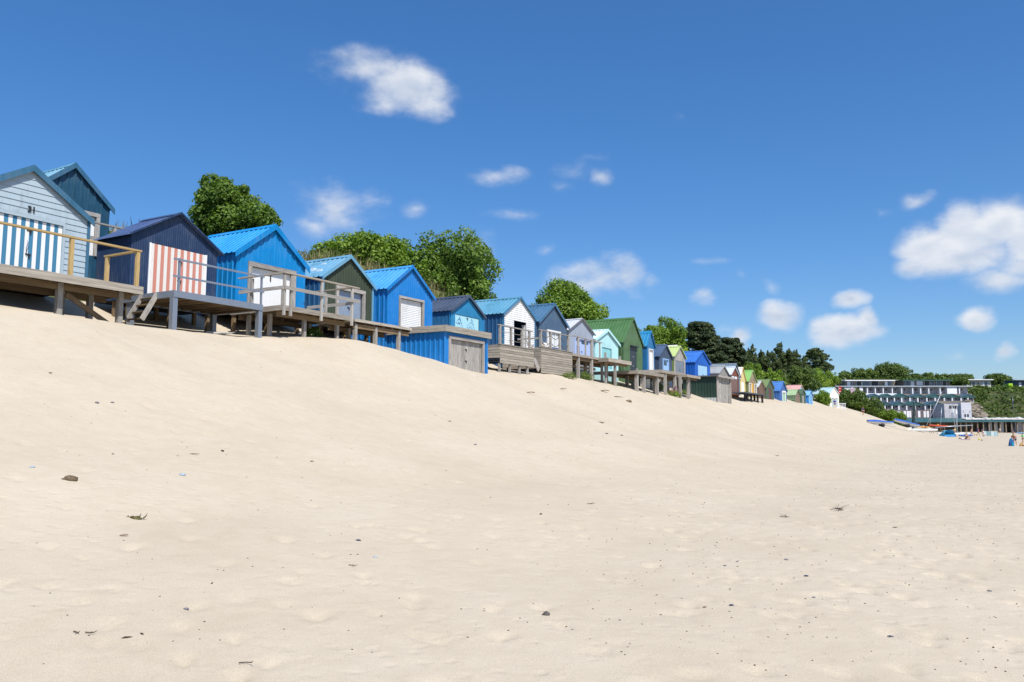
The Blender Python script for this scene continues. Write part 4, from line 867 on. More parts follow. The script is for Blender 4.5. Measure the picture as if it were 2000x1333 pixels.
# tall open deck before slate and grey huts
d = deck('tall open deck on long posts with a single top rail, before the slate blue hut', 44.98, 50.2, 21.6, 24.1, 4.36, [(1.0, .08), (3.05, .08), (1.1, 1.4), (3.6, 1.6), (4.5, 1.2), (2.2, 1.9)], fascia=.15, post=.17, beams=[.12, 1.5])
for x, zt in ((1.0, 1.1), (3.05, 1.08)): box(d, 'railing_post', GREYWOOD, x-.07, x+.07, .01, .13, .0, zt)
for x in (2.1, 4.4): box(d, 'railing_post', GREYWOOD, x-.05, x+.05, .02, .1, .0, 1.08)
bar(d, 'handrail', GREYWOOD, (.3, .07, 1.125), (4.75, .07, 1.05), .15, .05)
box(d, 'leaning_post', GREYWOOD, 4.98, 5.14, -.12, .0, gz(50, 21.5)-4.36-.3, .42)
bar(d, 'cross_beam', BROWNWOOD, (.2, .5, -.75), (4.6, .5, -.75), .06, .14)
d = deck('bare deck with thick edge, before the pale grey hut', 49.05, 53.1, 20.9, 23.9, 4.33, [(1.6, .2), (.6, 1.6), (3.2, 1.5), (2.0, 2.6), (1.2, 1.0)], fascia=.24, post=.15, beams=[.3, 2.2]); box(d, 'bollard', GREYWOOD, 3.3, 3.42, .5, .62, 0.001, .35)
d = deck('broad low deck on stout posts, before the mint hut', 53.3, 58.9, 20.5, 23.9, 3.72, [(.2, .15), (1.6, .15), (4.4, .15), (4.9, .5), (.4, 2), (3.0, 2), (5.2, 2.4)], fascia=.22, post=.22, beams=[.2, 2.2]); box(d, 'bollard', GREYWOOD, .25, .35, .1, .2, 0.001, .14)
d = deck('raised deck overlapping the broad low one, before the big green hut', 60.6, 66.6, 21.3, 24.0, 4.22, [(1.2, .12), (3.6, .12), (5.6, .5), (.4, 1.8), (3.2, 2), (5.6, 2.2)], fascia=.24, post=.20, beams=[.15, 2.0])
bar(d, 'brace', GREYWOOD, (-.6, .3, -1.4), (.9, .3, -.5), .07, .12)
d = deck('small deck end jutting out left of the green boat store', 64.6, 68.3, 20.5, 23.6, 4.02, [(-.9, .3), (1.2, .3), (3.4, .9), (3.2, 2.2)], fascia=.2, post=.2, beams=[.3, 2.2])
for i in range(3): box(d, 'screen_board', paint((206, 198, 182), .7, .15), .5, 3.2, 2.6, 2.64, -1.1+i*.3, -.86+i*.3)
d = deck('dark steel platform on thin legs below the brown gabled hut', 86.0, 95.6, 21.0, 23.1, 3.30, [], mat=plain('dark_grating', (86, 90, 96), .6, .2), fascia=.12, joists=False, beam=False, along='y', name='steel_deck')
for x, y in ((8.9, .2), (9.4, 1.2), (6.6, .2), (4.0, .3), (7.4, 1.6), (2.0, .5)): box(d, 'post', plain('dark_steel', (58, 58, 62), .6, .3), x-.1, x+.1, y-.1, y+.1, gz(86+x, 21+y)-3.3-.3, -.15)
for i in range(4): box(d, 'railing_post', plain('dark_steel', (58, 58, 62)), 8.3+i*.4, 8.36+i*.4, 1.9, 1.96, -.6, .35)
for t, s_ in ((63.2, 22.8), (62.6, 23.3), (64.6, 22.6)):
    b_ = thing('water_butt', {63.2: 'white plastic drum under the raised deck, middle one', 62.6: 'white plastic drum under the raised deck, left one', 64.6: 'white plastic drum under the raised deck, right one'}[t], 'drum', W3(t, s_, gz(t, s_)-.05), 0, 'white drums under the decks')
    prof = [(.0, 0), (.28, 0), (.30, .06), (.31, .35), (.29, .38), (.31, .41), (.31, .7), (.27, .78), (0, .79)]
    V = [(r*math.cos(a), r*math.sin(a), z) for r, z in prof for a in np.linspace(0, 2*math.pi, 14, endpoint=False)]; n = 14
    mesh(b_, 'drum_body', WHITE, V, [(i*n+k, i*n+(k+1) % n, (i+1)*n+(k+1) % n, (i+1)*n+k) for i in range(len(prof)-1) for k in range(n)], True)
    tube(b_, 'lid', paint((60, 90, 150), .5, .1), [(0, 0, .775), (0, 0, .82)], .2, 12)

# ---------------------------------------------------------------- the chalet terraces, promenade and headland buildings
REND = paint((198, 196, 200), .7, .12, .8); RENDW = paint((240, 240, 244), .6, .05, .84); STONE = paint((146, 134, 118), .8, .2, .75)
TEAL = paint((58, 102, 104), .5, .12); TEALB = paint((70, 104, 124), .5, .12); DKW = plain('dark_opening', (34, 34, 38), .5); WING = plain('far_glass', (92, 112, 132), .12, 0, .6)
def FX(px, y=270.0): return (px-1000)/1564.0*y         # metres across at depth y for a bearing
ANG = R(14)
def chalet_row(label, pxs, y, zb, zw, zr, seed, name='chalet_terrace', dark=()):
    r = thing(name, label, 'chalets', (FX(pxs[0], y), y, zb), 0, 'terraces of holiday chalets'); rng = random.Random(seed); x0 = FX(pxs[0], y)
    for i, (pa, pb) in enumerate(zip(pxs[:-1], pxs[1:])):
        a, b = FX(pa, y)-x0, FX(pb, y)-x0; w = b-a; hw = zw-zb; hr = zr-zb; y0 = i*.25
        mbox(r, 'wall', REND, a+.05, b-.05, y0+1.0, y0+6, 0, hw)
        yy0, yy1 = y0-.3, y0+6                              # gabled roof with its ridge running back
        V = [(a-.15, yy0, hw-.12), ((a+b)/2, yy0, hr), (b+.15, yy0, hw-.12), (a-.15, yy1, hw-.12), ((a+b)/2, yy1, hr), (b+.15, yy1, hw-.12), (a-.15, yy0, hw-.34), ((a+b)/2, yy0, hr-.3), (b+.15, yy0, hw-.34)]
        mesh(r, 'roof', TEAL if rng.random() < .45 else TEALB, V, [(0, 1, 4, 3), (1, 2, 5, 4), (0, 6, 7, 1), (1, 7, 8, 2)])
        mesh(r, 'gable', TEAL, [(a, yy0+.12, hw-.34), (b, yy0+.12, hw-.34), ((a+b)/2, yy0+.12, hr-.28)], [(0, 1, 2)])
        for u in (.04, .5):                                  # white party fins and the doors beside them
            fx = a+u*w; box(r, 'party_wall', RENDW, fx-.2, fx+.2, y0-.1, y0+1.0, 0, hw-.2)
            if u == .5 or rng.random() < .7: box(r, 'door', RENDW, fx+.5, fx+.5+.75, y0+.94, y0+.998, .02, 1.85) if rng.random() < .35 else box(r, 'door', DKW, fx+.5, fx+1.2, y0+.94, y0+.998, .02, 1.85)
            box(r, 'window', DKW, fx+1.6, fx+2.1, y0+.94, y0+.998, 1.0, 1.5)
        box(r, 'balcony_wall', STONE, a, b-.01, y0-1.2, y0-1.0, -.35, .45 if rng.random() < .35 else .02)
    W = FX(pxs[-1], y)-x0
    box(r, 'retaining_wall', STONE, -.6, W*.72, -.95, 1.55+len(pxs)*.25, -2.2, -.01)
    return r
    box(r, 'retaining_wall', STONE, -.6, W+.6, -.95, 1.55+len(pxs)*.25, -2.2, -.01)
    return r
chalet_row('upper gabled row of chalets with blue green roofs', [1678, 1700, 1723, 1750, 1781, 1815, 1850, 1884, 1914], 276, 7.1, 9.1, 10.1, 1)
chalet_row('lower gabled row of chalets with blue green roofs', [1689, 1717, 1744, 1773, 1810, 1851], 270, 4.25, 6.2, 7.35, 2)
# flat roofed top tier
r = thing('chalet_terrace', 'flat roofed top row of chalets with white fins', 'chalets', (FX(1640, 282), 282, 10.2), 0, 'terraces of holiday chalets'); W = FX(1900, 282)-FX(1640, 282)
mbox(r, 'wall', REND, 0, W, 2, 7, 0, 2.5); box(r, 'roof_slab', paint((176, 184, 190), .6, .1), -1, W+.5, -.4, 7.2, 2.5, 2.85); box(r, 'retaining_wall', STONE, 0, W, -.5, 1.9, -3, -.01)
rng = random.Random(8); x = 2.5
while x < W-1:
    box(r, 'party_wall', RENDW, x-.18, x+.18, .0, 2.0, 0, 2.5); 
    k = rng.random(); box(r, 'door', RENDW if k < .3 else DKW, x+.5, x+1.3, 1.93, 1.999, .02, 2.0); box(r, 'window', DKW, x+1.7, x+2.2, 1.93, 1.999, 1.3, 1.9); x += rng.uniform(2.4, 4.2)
for a, b in ((2.2, 4.4), (4.8, 6.2), (7.5, 8.7), (38.5, 42)): box(r, 'white_panel', RENDW, a, b, -.02, -.001, .02, 2.45)
box(r, 'red_door', paint((130, 40, 60), .5, .1), 6.4, 7.2, -.02, -.001, .02, 2.2); box(r, 'balcony_wall', RENDW, 9, 20, -1.2, -1.05, -.8, .15)
def flat_house(label, px0, px1, y, zb, zt, roofm, wins, wallm=STONE, name='flat_roofed_house'):
    h = thing(name, label, 'house', (FX(px0, y), y, zb), 0); W = FX(px1, y)-FX(px0, y); H = zt-zb
    mbox(h, 'wall', wallm, 0, W, .6, 7, 0, H-.3); box(h, 'roof_slab', roofm, -.4, W+.4, -.6, 7.3, H-.3, H)
    for (u0, u1, v0, v1, m) in wins:
        w = mbox(h, 'window', m, u0*W, u1*W, .53, .599, v0*H, v1*H); box(w, 'window_frame', RENDW, u0*W-.08, u0*W, .5, .598, v0*H, v1*H); box(w, 'window_frame', RENDW, u1*W, u1*W+.08, .5, .598, v0*H, v1*H)
    return h
flat_house('brown flat roofed house with white fascia above the terraces', 1655, 1749, 290, 12.9, 15.5, RENDW, [(.05, .10, 0, .8, RENDW), (.11, .16, .1, .8, WING), (.24, .34, .1, .85, DKW), (.36, .52, .1, .85, WING), (.55, .70, .1, .85, DKW), (.84, .88, 0, .8, RENDW), (.89, .96, .1, .85, WING)])
flat_house('brown flat roofed house with green fascia above the terraces', 1768, 1862, 291, 12.9, 15.6, TEAL, [(.06, .16, .1, .85, WING), (.18, .24, 0, .85, RENDW), (.30, .42, .3, .85, RENDW), (.46, .56, .1, .85, DKW), (.6, .66, .1, .8, WING), (.72, .8, .1, .85, WING), (.84, .92, .1, .85, DKW)])
box(None, 'boundary_wall', STONE, FX(1632, 296), FX(1760, 296), 296, 296.6, 13.6, 16.0); tag(bpy.data.objects['boundary_wall'], 'grey stone boundary wall behind the flat roofed houses', 'wall')
flat_house('white bungalow with flat white roof on the right skyline', 1894, 1942, 305, 13.4, 16.6, RENDW, [(.12, .18, .05, .7, DKW), (.22, .34, .2, .72, WING), (.45, .5, .05, .7, DKW), (.66, .72, .1, .7, RENDW), (.73, .84, .2, .72, WING)], paint((206, 204, 194), .7, .08), 'bungalow')
flat_house('slate grey building cut by the right edge of the picture', 1989, 2030, 310, 13.8, 16.6, paint((70, 82, 100), .6, .1), [(.2, .3, .1, .7, RENDW)], paint((92, 104, 122), .7, .1), 'grey_building')
LIME = paint((176, 226, 40), .6, .1); o = mbox(None, 'lime_skip', LIME, FX(1975, 308), FX(1983, 308), 308, 310, 13.3, 15.2); tag(o, 'lime green box near the grey building on the right skyline', 'box')
# bottom row of white doors
r = thing('store_row', 'lowest row of storerooms with white doors above the promenade roof', 'storerooms', (FX(1718, 264), 264, 1.9), 0); W = FX(1850, 264)-FX(1718, 264)
mbox(r, 'wall', paint((120, 108, 112), .7, .15), 0, W, 0, 5, -2.5, 2.35)
for px, w in ((1720, 4), (1727, 4), (1735, 5), (1745, 5), (1753, 5), (1758, 4), (1766, 5), (1772, 5), (1777, 4), (1786, 3), (1794, 5), (1805, 5), (1811, 5), (1823, 3), (1827, 12), (1842, 4)): 
    a = FX(px, 264)-FX(1718, 264); box(r, 'door', RENDW, a, a+w*.15, -.06, -.001, -.1 if w < 6 else .3, 2.0 if w < 6 else 1.9)
# promenade: long green roof on columns
r = thing('promenade_arcade', 'long promenade arcade with dark green roof and columns', 'arcade', (FX(1772, 250), 250, -3.0), 0); W = FX(2060, 250)-FX(1772, 250)
mesh(r, 'roof', TEAL, [(0, -1.5, 3.3), (W, -1.5, 3.5), (W, 6, 4.7), (0, 6, 4.5), (0, -1.5, 3.15), (W, -1.5, 3.35)], [(0, 1, 2, 3), (4, 5, 1, 0)])
mbox(r, 'back_wall', paint((118, 106, 92), .8, .2), 0, W, 3.5, 4, -1, 3.6)
for i, px in enumerate(range(1862, 2060, 11)): a = FX(px, 250)-FX(1772, 250); box(r, 'column', paint((146, 134, 114), .7, .15), a-.13, a+.13, -1.0, -.6, -.6, 3.42)
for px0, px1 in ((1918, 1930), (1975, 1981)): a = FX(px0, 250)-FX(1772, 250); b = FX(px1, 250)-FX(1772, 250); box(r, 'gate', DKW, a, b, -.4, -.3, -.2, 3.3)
for px0, px1 in ((1933, 1941), (1983, 2010), (1945, 1952), (1957, 1964)): a = FX(px0, 250)-FX(1772, 250); b = FX(px1, 250)-FX(1772, 250); box(r, 'panel', REND, a, b, 1.0, 1.1, -.2, 3.3)
box(r, 'plinth', STONE, 0, W, -1.6, 3.4, -1.5, -.05)
for i, px in enumerate((1933, 1944, 1955, 1967)):
    a = FX(px, 250)-FX(1772, 250)
    for k in range(5): box(r, 'step', paint((184, 166, 138), .8, .12), a+k*.35, a+1.4+k*.35, -1.9-k*.35, -1.55-k*.35 if k else -1.605, -1.2, -.15-k*.28)
rng = random.Random(3)
for i in range(9):
    px = 1897+i*13; a = FX(px, 250)-FX(1772, 250); w = rng.uniform(.7, 1.5); hh = rng.uniform(.1, .5)
    mesh(r, 'white_awning', paint((206, 204, 198), .7, .12, .8), [(a-w, 1, 4.05), (a+w, 1, 4.05), (a+w, 4, 4.5), (a-w, 4, 4.5), (a, 2.5, 4.5+hh)], [(0, 1, 4), (1, 2, 4), (2, 3, 4), (3, 0, 4)])
# signal building
r = thing('lookout_building', 'pale grey lookout building with a windowed tower above the arcade', 'building', (FX(1850, 256), 256, .9), 0)
W0 = FX(1879, 256)-FX(1850, 256); W1 = FX(1899, 256)-FX(1850, 256)
mbox(r, 'side_wall', REND, 0, W0, 1.2, 8, 0, 5.2); mbox(r, 'tower', paint((212, 212, 220), .6, .06, .8), W0, W1, 0, 8, -.6, 5.6)
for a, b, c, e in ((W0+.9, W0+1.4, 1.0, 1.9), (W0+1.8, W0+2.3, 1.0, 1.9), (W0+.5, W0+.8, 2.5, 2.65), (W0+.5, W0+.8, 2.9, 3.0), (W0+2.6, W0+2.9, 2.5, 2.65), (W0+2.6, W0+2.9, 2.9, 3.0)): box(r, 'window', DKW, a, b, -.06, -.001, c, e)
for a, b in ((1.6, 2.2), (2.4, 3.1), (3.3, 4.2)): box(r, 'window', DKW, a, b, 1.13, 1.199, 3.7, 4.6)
box(r, 'door', paint((160, 166, 180), .6, .1), 2.2, 2.9, 1.12, 1.199, .3, 2.4)
for z in (1.6, 2.3, 3.3, 4.1, 4.9): box(r, 'panel_joint', REND, W0+.01, W1-.01, -.012, -.001, z, z+.03)
# lamp posts
for px, y, z0, h, lab in ((1981, 262, 3.0, 5.5, 'thin pale pole on the cliff at right'), (1988, 312, 13.5, 4.6, 'thin mast beside the grey building')):
    p = thing('lamp_post', lab, 'pole', (FX(px, y), y, z0), 0); tube(p, 'pole', STEEL, [(0, 0, 0), (0, 0, h*.6), (0, 0, h)], [.09, .07, .05], 6); tube(p, 'crossbar', STEEL, [(-.05, 0, h*.8), (.7, 0, h*.82)], .04, 5)
# balustrade and flags by the white boathouse
b = thing('balustrade', 'white balustrade right of the white boathouse', 'balustrade', (64.7, 160.5, 2.6), R(8))
for i in range(9): box(b, 'baluster', RENDW, i*.3-.04, i*.3+.04, -.04, .04, -.6, 1.25)
for z in (.35, 1.25): box(b, 'rail', RENDW, -.1, 2.6, -.05, .05, z, z+.09)
box(b, 'plinth', STONE, -.1, 2.6, -.1, .1, -.9, -.6)
def feather_flag(label, x, y, z, h, mat, stripe):
    f_ = thing('feather_flag', label, 'flag', (x, y, z), R(-10)); tube(f_, 'pole', STEEL, [(0, 0, 0), (0, 0, h*.7), (.25, 0, h)], .03, 5)
    V = []; n = 10
    for i in range(n+1):
        u = i/n; V += [(.05+.25*max(0, u-.6)*2, .0, h-2.0+1.95*u), (.05+.75*math.sin(min(1, u*1.25+.15)*math.pi*.62)*(1 if u < .8 else (1-u)*5*.8+.25), .06*math.sin(u*6), h-2.0+1.95*u)]
    cl = mesh(f_, 'cloth', mat, V, [(2*i, 2*i+1, 2*i+3, 2*i+2) for i in range(n)])
    for u in (1.6, .9): box(cl, 'print_band', stripe, .16, .55, -.03, .07, h-u, h-u+.14)
feather_flag('red feather flag beside the white boathouse', FX(1640, 196), 196, 3.2, 6.0, paint((214, 50, 40), .6, .05), RENDW)
feather_flag('pink and white feather flag right of the red one', FX(1664, 198), 198, 2.8, 6.2, paint((236, 206, 226), .6, .05), paint((190, 40, 110), .6, .05))
r = thing('beach_kiosk', 'small dark green roofed kiosk half hidden on the dune end', 'kiosk', (FX(1693, 190), 190, SPOT['greyhut'][2]-.9), R(20))
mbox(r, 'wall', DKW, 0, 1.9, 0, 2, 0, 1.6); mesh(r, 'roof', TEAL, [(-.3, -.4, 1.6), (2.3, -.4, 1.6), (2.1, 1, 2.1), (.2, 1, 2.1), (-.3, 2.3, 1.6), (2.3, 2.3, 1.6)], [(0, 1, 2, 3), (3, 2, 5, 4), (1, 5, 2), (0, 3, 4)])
for x in (1.5, 2.0): box(r, 'white_post', RENDW, x, x+.25, -.3, -.1, -.2, 1.6)

# ---------------------------------------------------------------- plants
LEAF_A = leafmat('broad_leaves', (0.051, 0.105, 0.017), (0.218, 0.328, 0.052), .35)
LEAF_B = leafmat('fresh_leaves', (0.068, 0.145, 0.017), (0.291, 0.403, 0.050), .35)
LEAF_S = leafmat('shrub_leaves', (0.044, 0.088, 0.020), (0.188, 0.256, 0.056), .3)
NEEDLE = leafmat('dark_needles', (0.021, 0.039, 0.015), (0.079, 0.105, 0.036), .15, .6)
PINE_M = leafmat('pine_needles', (0.029, 0.054, 0.019), (0.128, 0.166, 0.051), .15, .6)
DRY = leafmat('dry_grass', (0.111, 0.104, 0.039), (0.450, 0.388, 0.200), .3, .7)
GREENG = leafmat('dune_herbs', (.05, .085, .015), (.22, .30, .05), .35)
BARK = rockmat('bark', [(.3, (.035, .027, .020)), (.6, (.09, .072, .055)), (.8, (.15, .125, .10))], 3.0, .6, .05)
def unit(v): return v/np.maximum(1e-9, np.linalg.norm(v, axis=1, keepdims=True))
def leaves(P, Nn, size, rng, aspect=.62, tint=None, jit=.55):
    n = len(P); Nv = unit(Nn + rng.normal(0, jit, (n, 3))); A = unit(np.cross(Nv, rng.normal(0, 1, (n, 3)))); B = np.cross(Nv, A)
    s = size*rng.uniform(.65, 1.3, (n, 1)); a = A*s*.5; b = B*s*.5*aspect
    droop = -Nv*s*.12
    V = np.stack([P-a, P-b*1.0+a*.1+droop*0, P+a+droop, P+b+a*.1], 1).reshape(-1, 3)
    F = np.arange(4*n).reshape(n, 4); t = rng.random(n) if tint is None else tint
    return V, F, np.repeat(t, 4)
def crown(rng, boughs, per, size, flat=1.0, up=.35, aspect=.62, inner=.25):
    """leaf faces gathered on the outside of many small boughs, so the crown breaks into lit and shaded clumps"""
    PV, PF, PT = [], [], []; k = 0
    for (c, r) in boughs:
        n = int(per*(r**1.7)); d = unit(rng.normal(0, 1, (n, 3))); rad = r*(1 - inner*rng.random((n, 1))**1.5) * (1+.12*rng.normal(0, 1, (n, 1)))
        keep = (d[:, 2] > -.55) | (rng.random(n) < .35); d, rad = d[keep], rad[keep]
        P = np.array(c) + d*rad*np.array([1, 1, flat]); Nn = d*.9 + np.array([0, 0, up])
        t = np.clip(.50 + .30*rng.normal(0, 1, len(P))*.6 + rng.normal(0, .13), 0, 1)
        v, f_, tt = leaves(P, Nn, size, rng, aspect, t); PV.append(v); PF.append(f_+k); PT.append(tt); k += len(v)
    return np.concatenate(PV), np.concatenate(PF), np.concatenate(PT)
def limbs(rng, base, top, r0, targets, n=7):
    parts = []; base, top = Vector(base), Vector(top)
    mid = base.lerp(top, .5) + Vector((rng.normal(0, .15), rng.normal(0, .15), 0))
    parts.append(tube_np([base - Vector((0, 0, .5)), base, mid, top], [r0*1.25, r0, r0*.75, r0*.4], 9))
    for t in targets[:n*2]:
        t = Vector(t); u = rng.uniform(.35, .95); s = base.lerp(top, u); m = s.lerp(t, .5) + Vector((0, 0, rng.uniform(0, .4)))
        parts.append(tube_np([s, m, t], [r0*.38, r0*.24, r0*.08], 6))
    return join(parts)
def hill_xy(x, y):
    t = x*UX+y*UY; s = -x*UY+y*UX
    if y > 225: return float(head_np(np.array(x), np.array(y)))
    return float(hill_np(t, s)) if s > 26.5 else sand_top(x, y)
def broadleaf(label, x, y, zc, rx, rz, seed, mat, size=.24, nb=62, per=185, group='leafy trees on the bank', name='broadleaf_tree', lobes=((0, 0, 1),)):
    rng = np.random.default_rng(seed); g = min(hill_xy(x, y), zc-rz*.6); t = thing(name, label, 'tree', (x, y, g), 0, group); H = zc-g
    B = []
    for i in range(nb):
        d = unit(rng.normal(0, 1, (1, 3)))[0]; q = rng.uniform(.45, .86)**.6; lump = 1+.26*math.sin(3.1*d[0]+2*d[2]+seed)*math.cos(2.7*d[1]+seed*.7)
        lx, lz, ls = lobes[rng.choice(len(lobes), p=np.array([l[2]**2 for l in lobes])/sum(l[2]**2 for l in lobes))]; lump *= ls
        r = rx*rng.uniform(.14, .30)*(.45+.55*ls); B.append(((lx*rx+d[0]*rx*q*lump, d[1]*rx*q*lump*.95, H+lz*rz+d[2]*rz*q*lump*(1 if d[2] > 0 else .9)), r))
    for i in range(nb//4): d = unit(rng.normal(0, 1, (1, 3)))[0]; q = rng.uniform(0, .5); B.append(((d[0]*rx*q, d[1]*rx*q, H+d[2]*rz*q), rx*.33))   # dense heart of the crown
    for i in range(nb//5):                                        # sprigs that break the outline
        d = unit(rng.normal(0, 1, (1, 3)) + np.array([[0, 0, .6]]))[0]; lx, lz, ls = lobes[i % len(lobes)]; q = ls*rng.uniform(.9, 1.08); B.append(((lx*rx+d[0]*rx*q, d[1]*rx*q, H+lz*rz+d[2]*rz*q), rx*rng.uniform(.05, .11)))
    V, F, T_ = crown(rng, B, per, size)
    mesh_np(t, 'crown', mat, V, F, T_)
    mesh(t, 'trunk', BARK, *limbs(rng, (0, 0, 0), (0, 0, H*.95), max(.12, rx*.075), [b[0] for b in B[:14]]), smooth=True)
    return t
for i, (x, y, zc, rx, rz, lab) in enumerate(BROADLEAF):
    far = [0, .05, .03, .06, .08][i]
    broadleaf(lab, x, y, zc-rz*[.22, .0, .2, .2, .2][i], rx*[.98, 1.0, 1.02, 1.12, 1.15][i], rz*[1.2, 1.2, 1.2, 1.3, 1.3][i], 20+i, [LEAF_A, LEAF_B, LEAF_A, LEAF_B, LEAF_B][i], .20+far*.8, 104, [900, 480, 450, 420, 460][i], lobes=[((-.22, .30, .62), (.42, -.28, .62), (-.35, -.3, .62), (0, -.1, .7)), ((-.5, -.1, .6), (.1, .05, .75), (.6, -.2, .55)), ((-.45, .28, .62), (.22, .22, .7), (.55, -.35, .5), (-.1, -.3, .8)), ((-.55, -.1, .5), (-.05, .25, .7), (.5, -.25, .55), (0, -.2, .75)), ((-.4, .1, .6), (.25, .2, .68), (.55, -.3, .5), (0, -.3, .75))][i])
def conifer(label, x, y, zc, rx, rz, kind, seed):
    rng = np.random.default_rng(seed); g = min(hill_xy(x, y), zc-rz*.75); t = thing('conifer_tree', label, 'tree', (x, y, g), 0, 'dark conifers behind the far huts'); H = zc+rz-g; lo = max(.5, zc-rz-g)
    B = []
    if kind == 'tier':
        for i in range(230):
            u = rng.random()**.8; z = lo + (H-lo)*u*.98; R_ = rx*(1.02-.72*u**1.6)*rng.uniform(.25, 1.0)**.5; a = rng.uniform(0, 2*math.pi)
            B.append(((R_*math.cos(a), R_*math.sin(a), z+.16*R_), rx*rng.uniform(.11, .25)))
        V, F, T_ = crown(rng, B, 380, .36, .42, .6, .45)
    elif kind == 'pine':
        tops = [(0, 0, 1.0), (rx*.55, .3, .86), (-rx*.6, -.2, .8), (rx*.15, .5, .74), (-rx*.2, .3, .9)]
        for i in range(260):
            tx, ty, th_ = tops[rng.integers(0, 5)]; u = rng.random()**1.1; z = lo+(H*th_-lo)*u; R_ = rx*.95*(1.0-.9*u)*rng.uniform(.2, 1.1); a = rng.uniform(0, 2*math.pi)
            B.append(((tx+R_*math.cos(a), ty+R_*math.sin(a), z), rx*rng.uniform(.09, .20)))
        for tx, ty, th_ in tops + [(rng.uniform(-.9, .9)*rx, rng.uniform(-.5, .5)*rx, rng.uniform(.55, .85)) for _ in range(9)]:
            for q in range(5): B.append(((tx+rng.normal(0, .05), ty, H*th_+(q-1.5)*rx*.07), rx*(.11-.018*q)))    # pointed leaders
        V, F, T_ = crown(rng, B, 520, .36, .75, .5, .38, .35)
    else:
        for i in range(170):
            d = unit(rng.normal(0, 1, (1, 3)))[0]; q = rng.uniform(.5, .95); zz = H*.63 + d[2]*H*.34*q*(1 if d[2] > 0 else .75); w = 1.0 if d[2] < .2 else .85
            B.append(((d[0]*rx*q*w, d[1]*rx*q*w, zz), rx*rng.uniform(.08, .19)))
        V, F, T_ = crown(rng, B, 330, .40, .6, .6, .45)
    mesh_np(t, 'crown', PINE_M if kind != 'tier' else NEEDLE, V, F, T_)
    mesh(t, 'trunk', BARK, *limbs(rng, (0, 0, 0), (0, 0, H*.9), .26, [b[0] for b in B[:14]]), smooth=True)
for i, (x, y, zc, rx, rz, kind, lab) in enumerate(CONIFERS): conifer(lab, x, y, zc, rx*1.05, rz, kind, 50+i)
for i, (x, y, zc, rx, rz, lab) in enumerate(SHRUBS):
    far = y > 225; broadleaf(lab, x, y, zc-(.8 if far else 0), rx*(1.08 if far else .95), rz*(.82 if far else 1), 80+i, LEAF_S if (far or i in (1, 3, 16, 17)) else LEAF_B, .36 if y < 225 else .62, 60, 210 if y < 225 else 85, 'shrubs and far trees', 'far_tree' if far else 'shrub')
# tall dry grass on the bank behind the huts
def grass(name, label, pts, h, mat, seed, blades, spread, lean=.35, w=.018):
    rng = np.random.default_rng(seed); P = np.repeat(np.array(pts, float), blades, 0); n = len(P)
    P[:, :2] += rng.normal(0, spread, (n, 2)); a = rng.uniform(0, 2*math.pi, n); L_ = h*rng.uniform(.5, 1.15, n); dx = np.stack([np.cos(a), np.sin(a), np.zeros(n)], 1); side = np.stack([-np.sin(a), np.cos(a), np.zeros(n)], 1)*w
    ln = rng.uniform(.1, 1, n)*lean; mid = P + dx*(L_*ln*.35)[:, None] + np.array([0, 0, 1])*(L_*.55)[:, None]; tip = P + dx*(L_*ln*1.1)[:, None] + np.array([0, 0, 1])*(L_*(1-.3*ln))[:, None]
    V = np.stack([P-side, P+side, mid+side*.8, mid-side*.8, tip+side*.15, tip-side*.15], 1).reshape(-1, 3); b = np.arange(n)[:, None]*6
    F = np.concatenate([b+np.array([0, 1, 2, 3]), b+np.array([3, 2, 4, 5])]); T_ = np.repeat(np.clip(rng.normal(.55, .22, n), 0, 1), 6)
    o = mesh_np(None, name, mat, V, F, T_); return tag(o, label, 'grass', kind='stuff')
rng = np.random.default_rng(9); pts = []
for i in range(900):
    t = rng.uniform(4, 175); s = rng.uniform(28.5, 36); x, y, _ = W3(t, s, 0); pts.append((x, y, hill_xy(x, y)-.1))
for i in range(90):
    t = rng.uniform(27, 47); s = rng.uniform(29, 33); x, y, _ = W3(t, s, 0); pts.append((x, y, hill_xy(x, y)-.1))
grass('marram_grass', 'tall dry grass on the bank behind the huts', pts, .85, DRY, 10, 26, .38, .5, .02)
pts = []
for i in range(420):
    t = rng.uniform(10, 170); s = rng.uniform(28, 34); x, y, _ = W3(t, s, 0); pts.append((x, y, hill_xy(x, y)-.1))
def scatter(name, label, P, size, mat, seed, up=.8):
    rng = np.random.default_rng(seed); P = np.array(P); V, F, T_ = leaves(P, np.tile([0, 0, up], (len(P), 1)), size, rng, .7, np.clip(rng.normal(.4, .25, len(P)), 0, 1), .8)
    return tag(mesh_np(None, name, mat, V, F, T_), label, 'plants', kind='stuff')
P = []
for i in range(260):                                               # bramble and ivy mounds on the bank
    t = rng.uniform(10, 178); s = rng.uniform(28, 36); x, y, _ = W3(t, s, 0); z = hill_xy(x, y); r = rng.uniform(.35, 1.0)
    d = unit(rng.normal(0, 1, (110, 3))); d[:, 2] = np.abs(d[:, 2]); P.append(np.array([x, y, z-.1]) + d*r*np.array([1.3, 1.3, .8]))
scatter('bramble_cover', 'low green bramble cover on the bank', np.concatenate(P), .22, LEAF_S, 12)
P = []
rng = np.random.default_rng(33)
for i in range(4200):                                              # scrub over the headland
    x = rng.uniform(88, 330); y = rng.uniform(262, 345); f_ = y-(268+(x-110)*.10)
    if f_ < 1: continue
    if FX(1678, y) < x < FX(1855, y) and y < 292: continue
    z = float(head_np(np.array(x), np.array(y))); r = rng.uniform(.6, 2.0); d = unit(rng.normal(0, 1, (15, 3))); d[:, 2] = np.abs(d[:, 2]); P.append(np.array([x, y, z]) + d*r*np.array([1.2, 1.2, .9]))
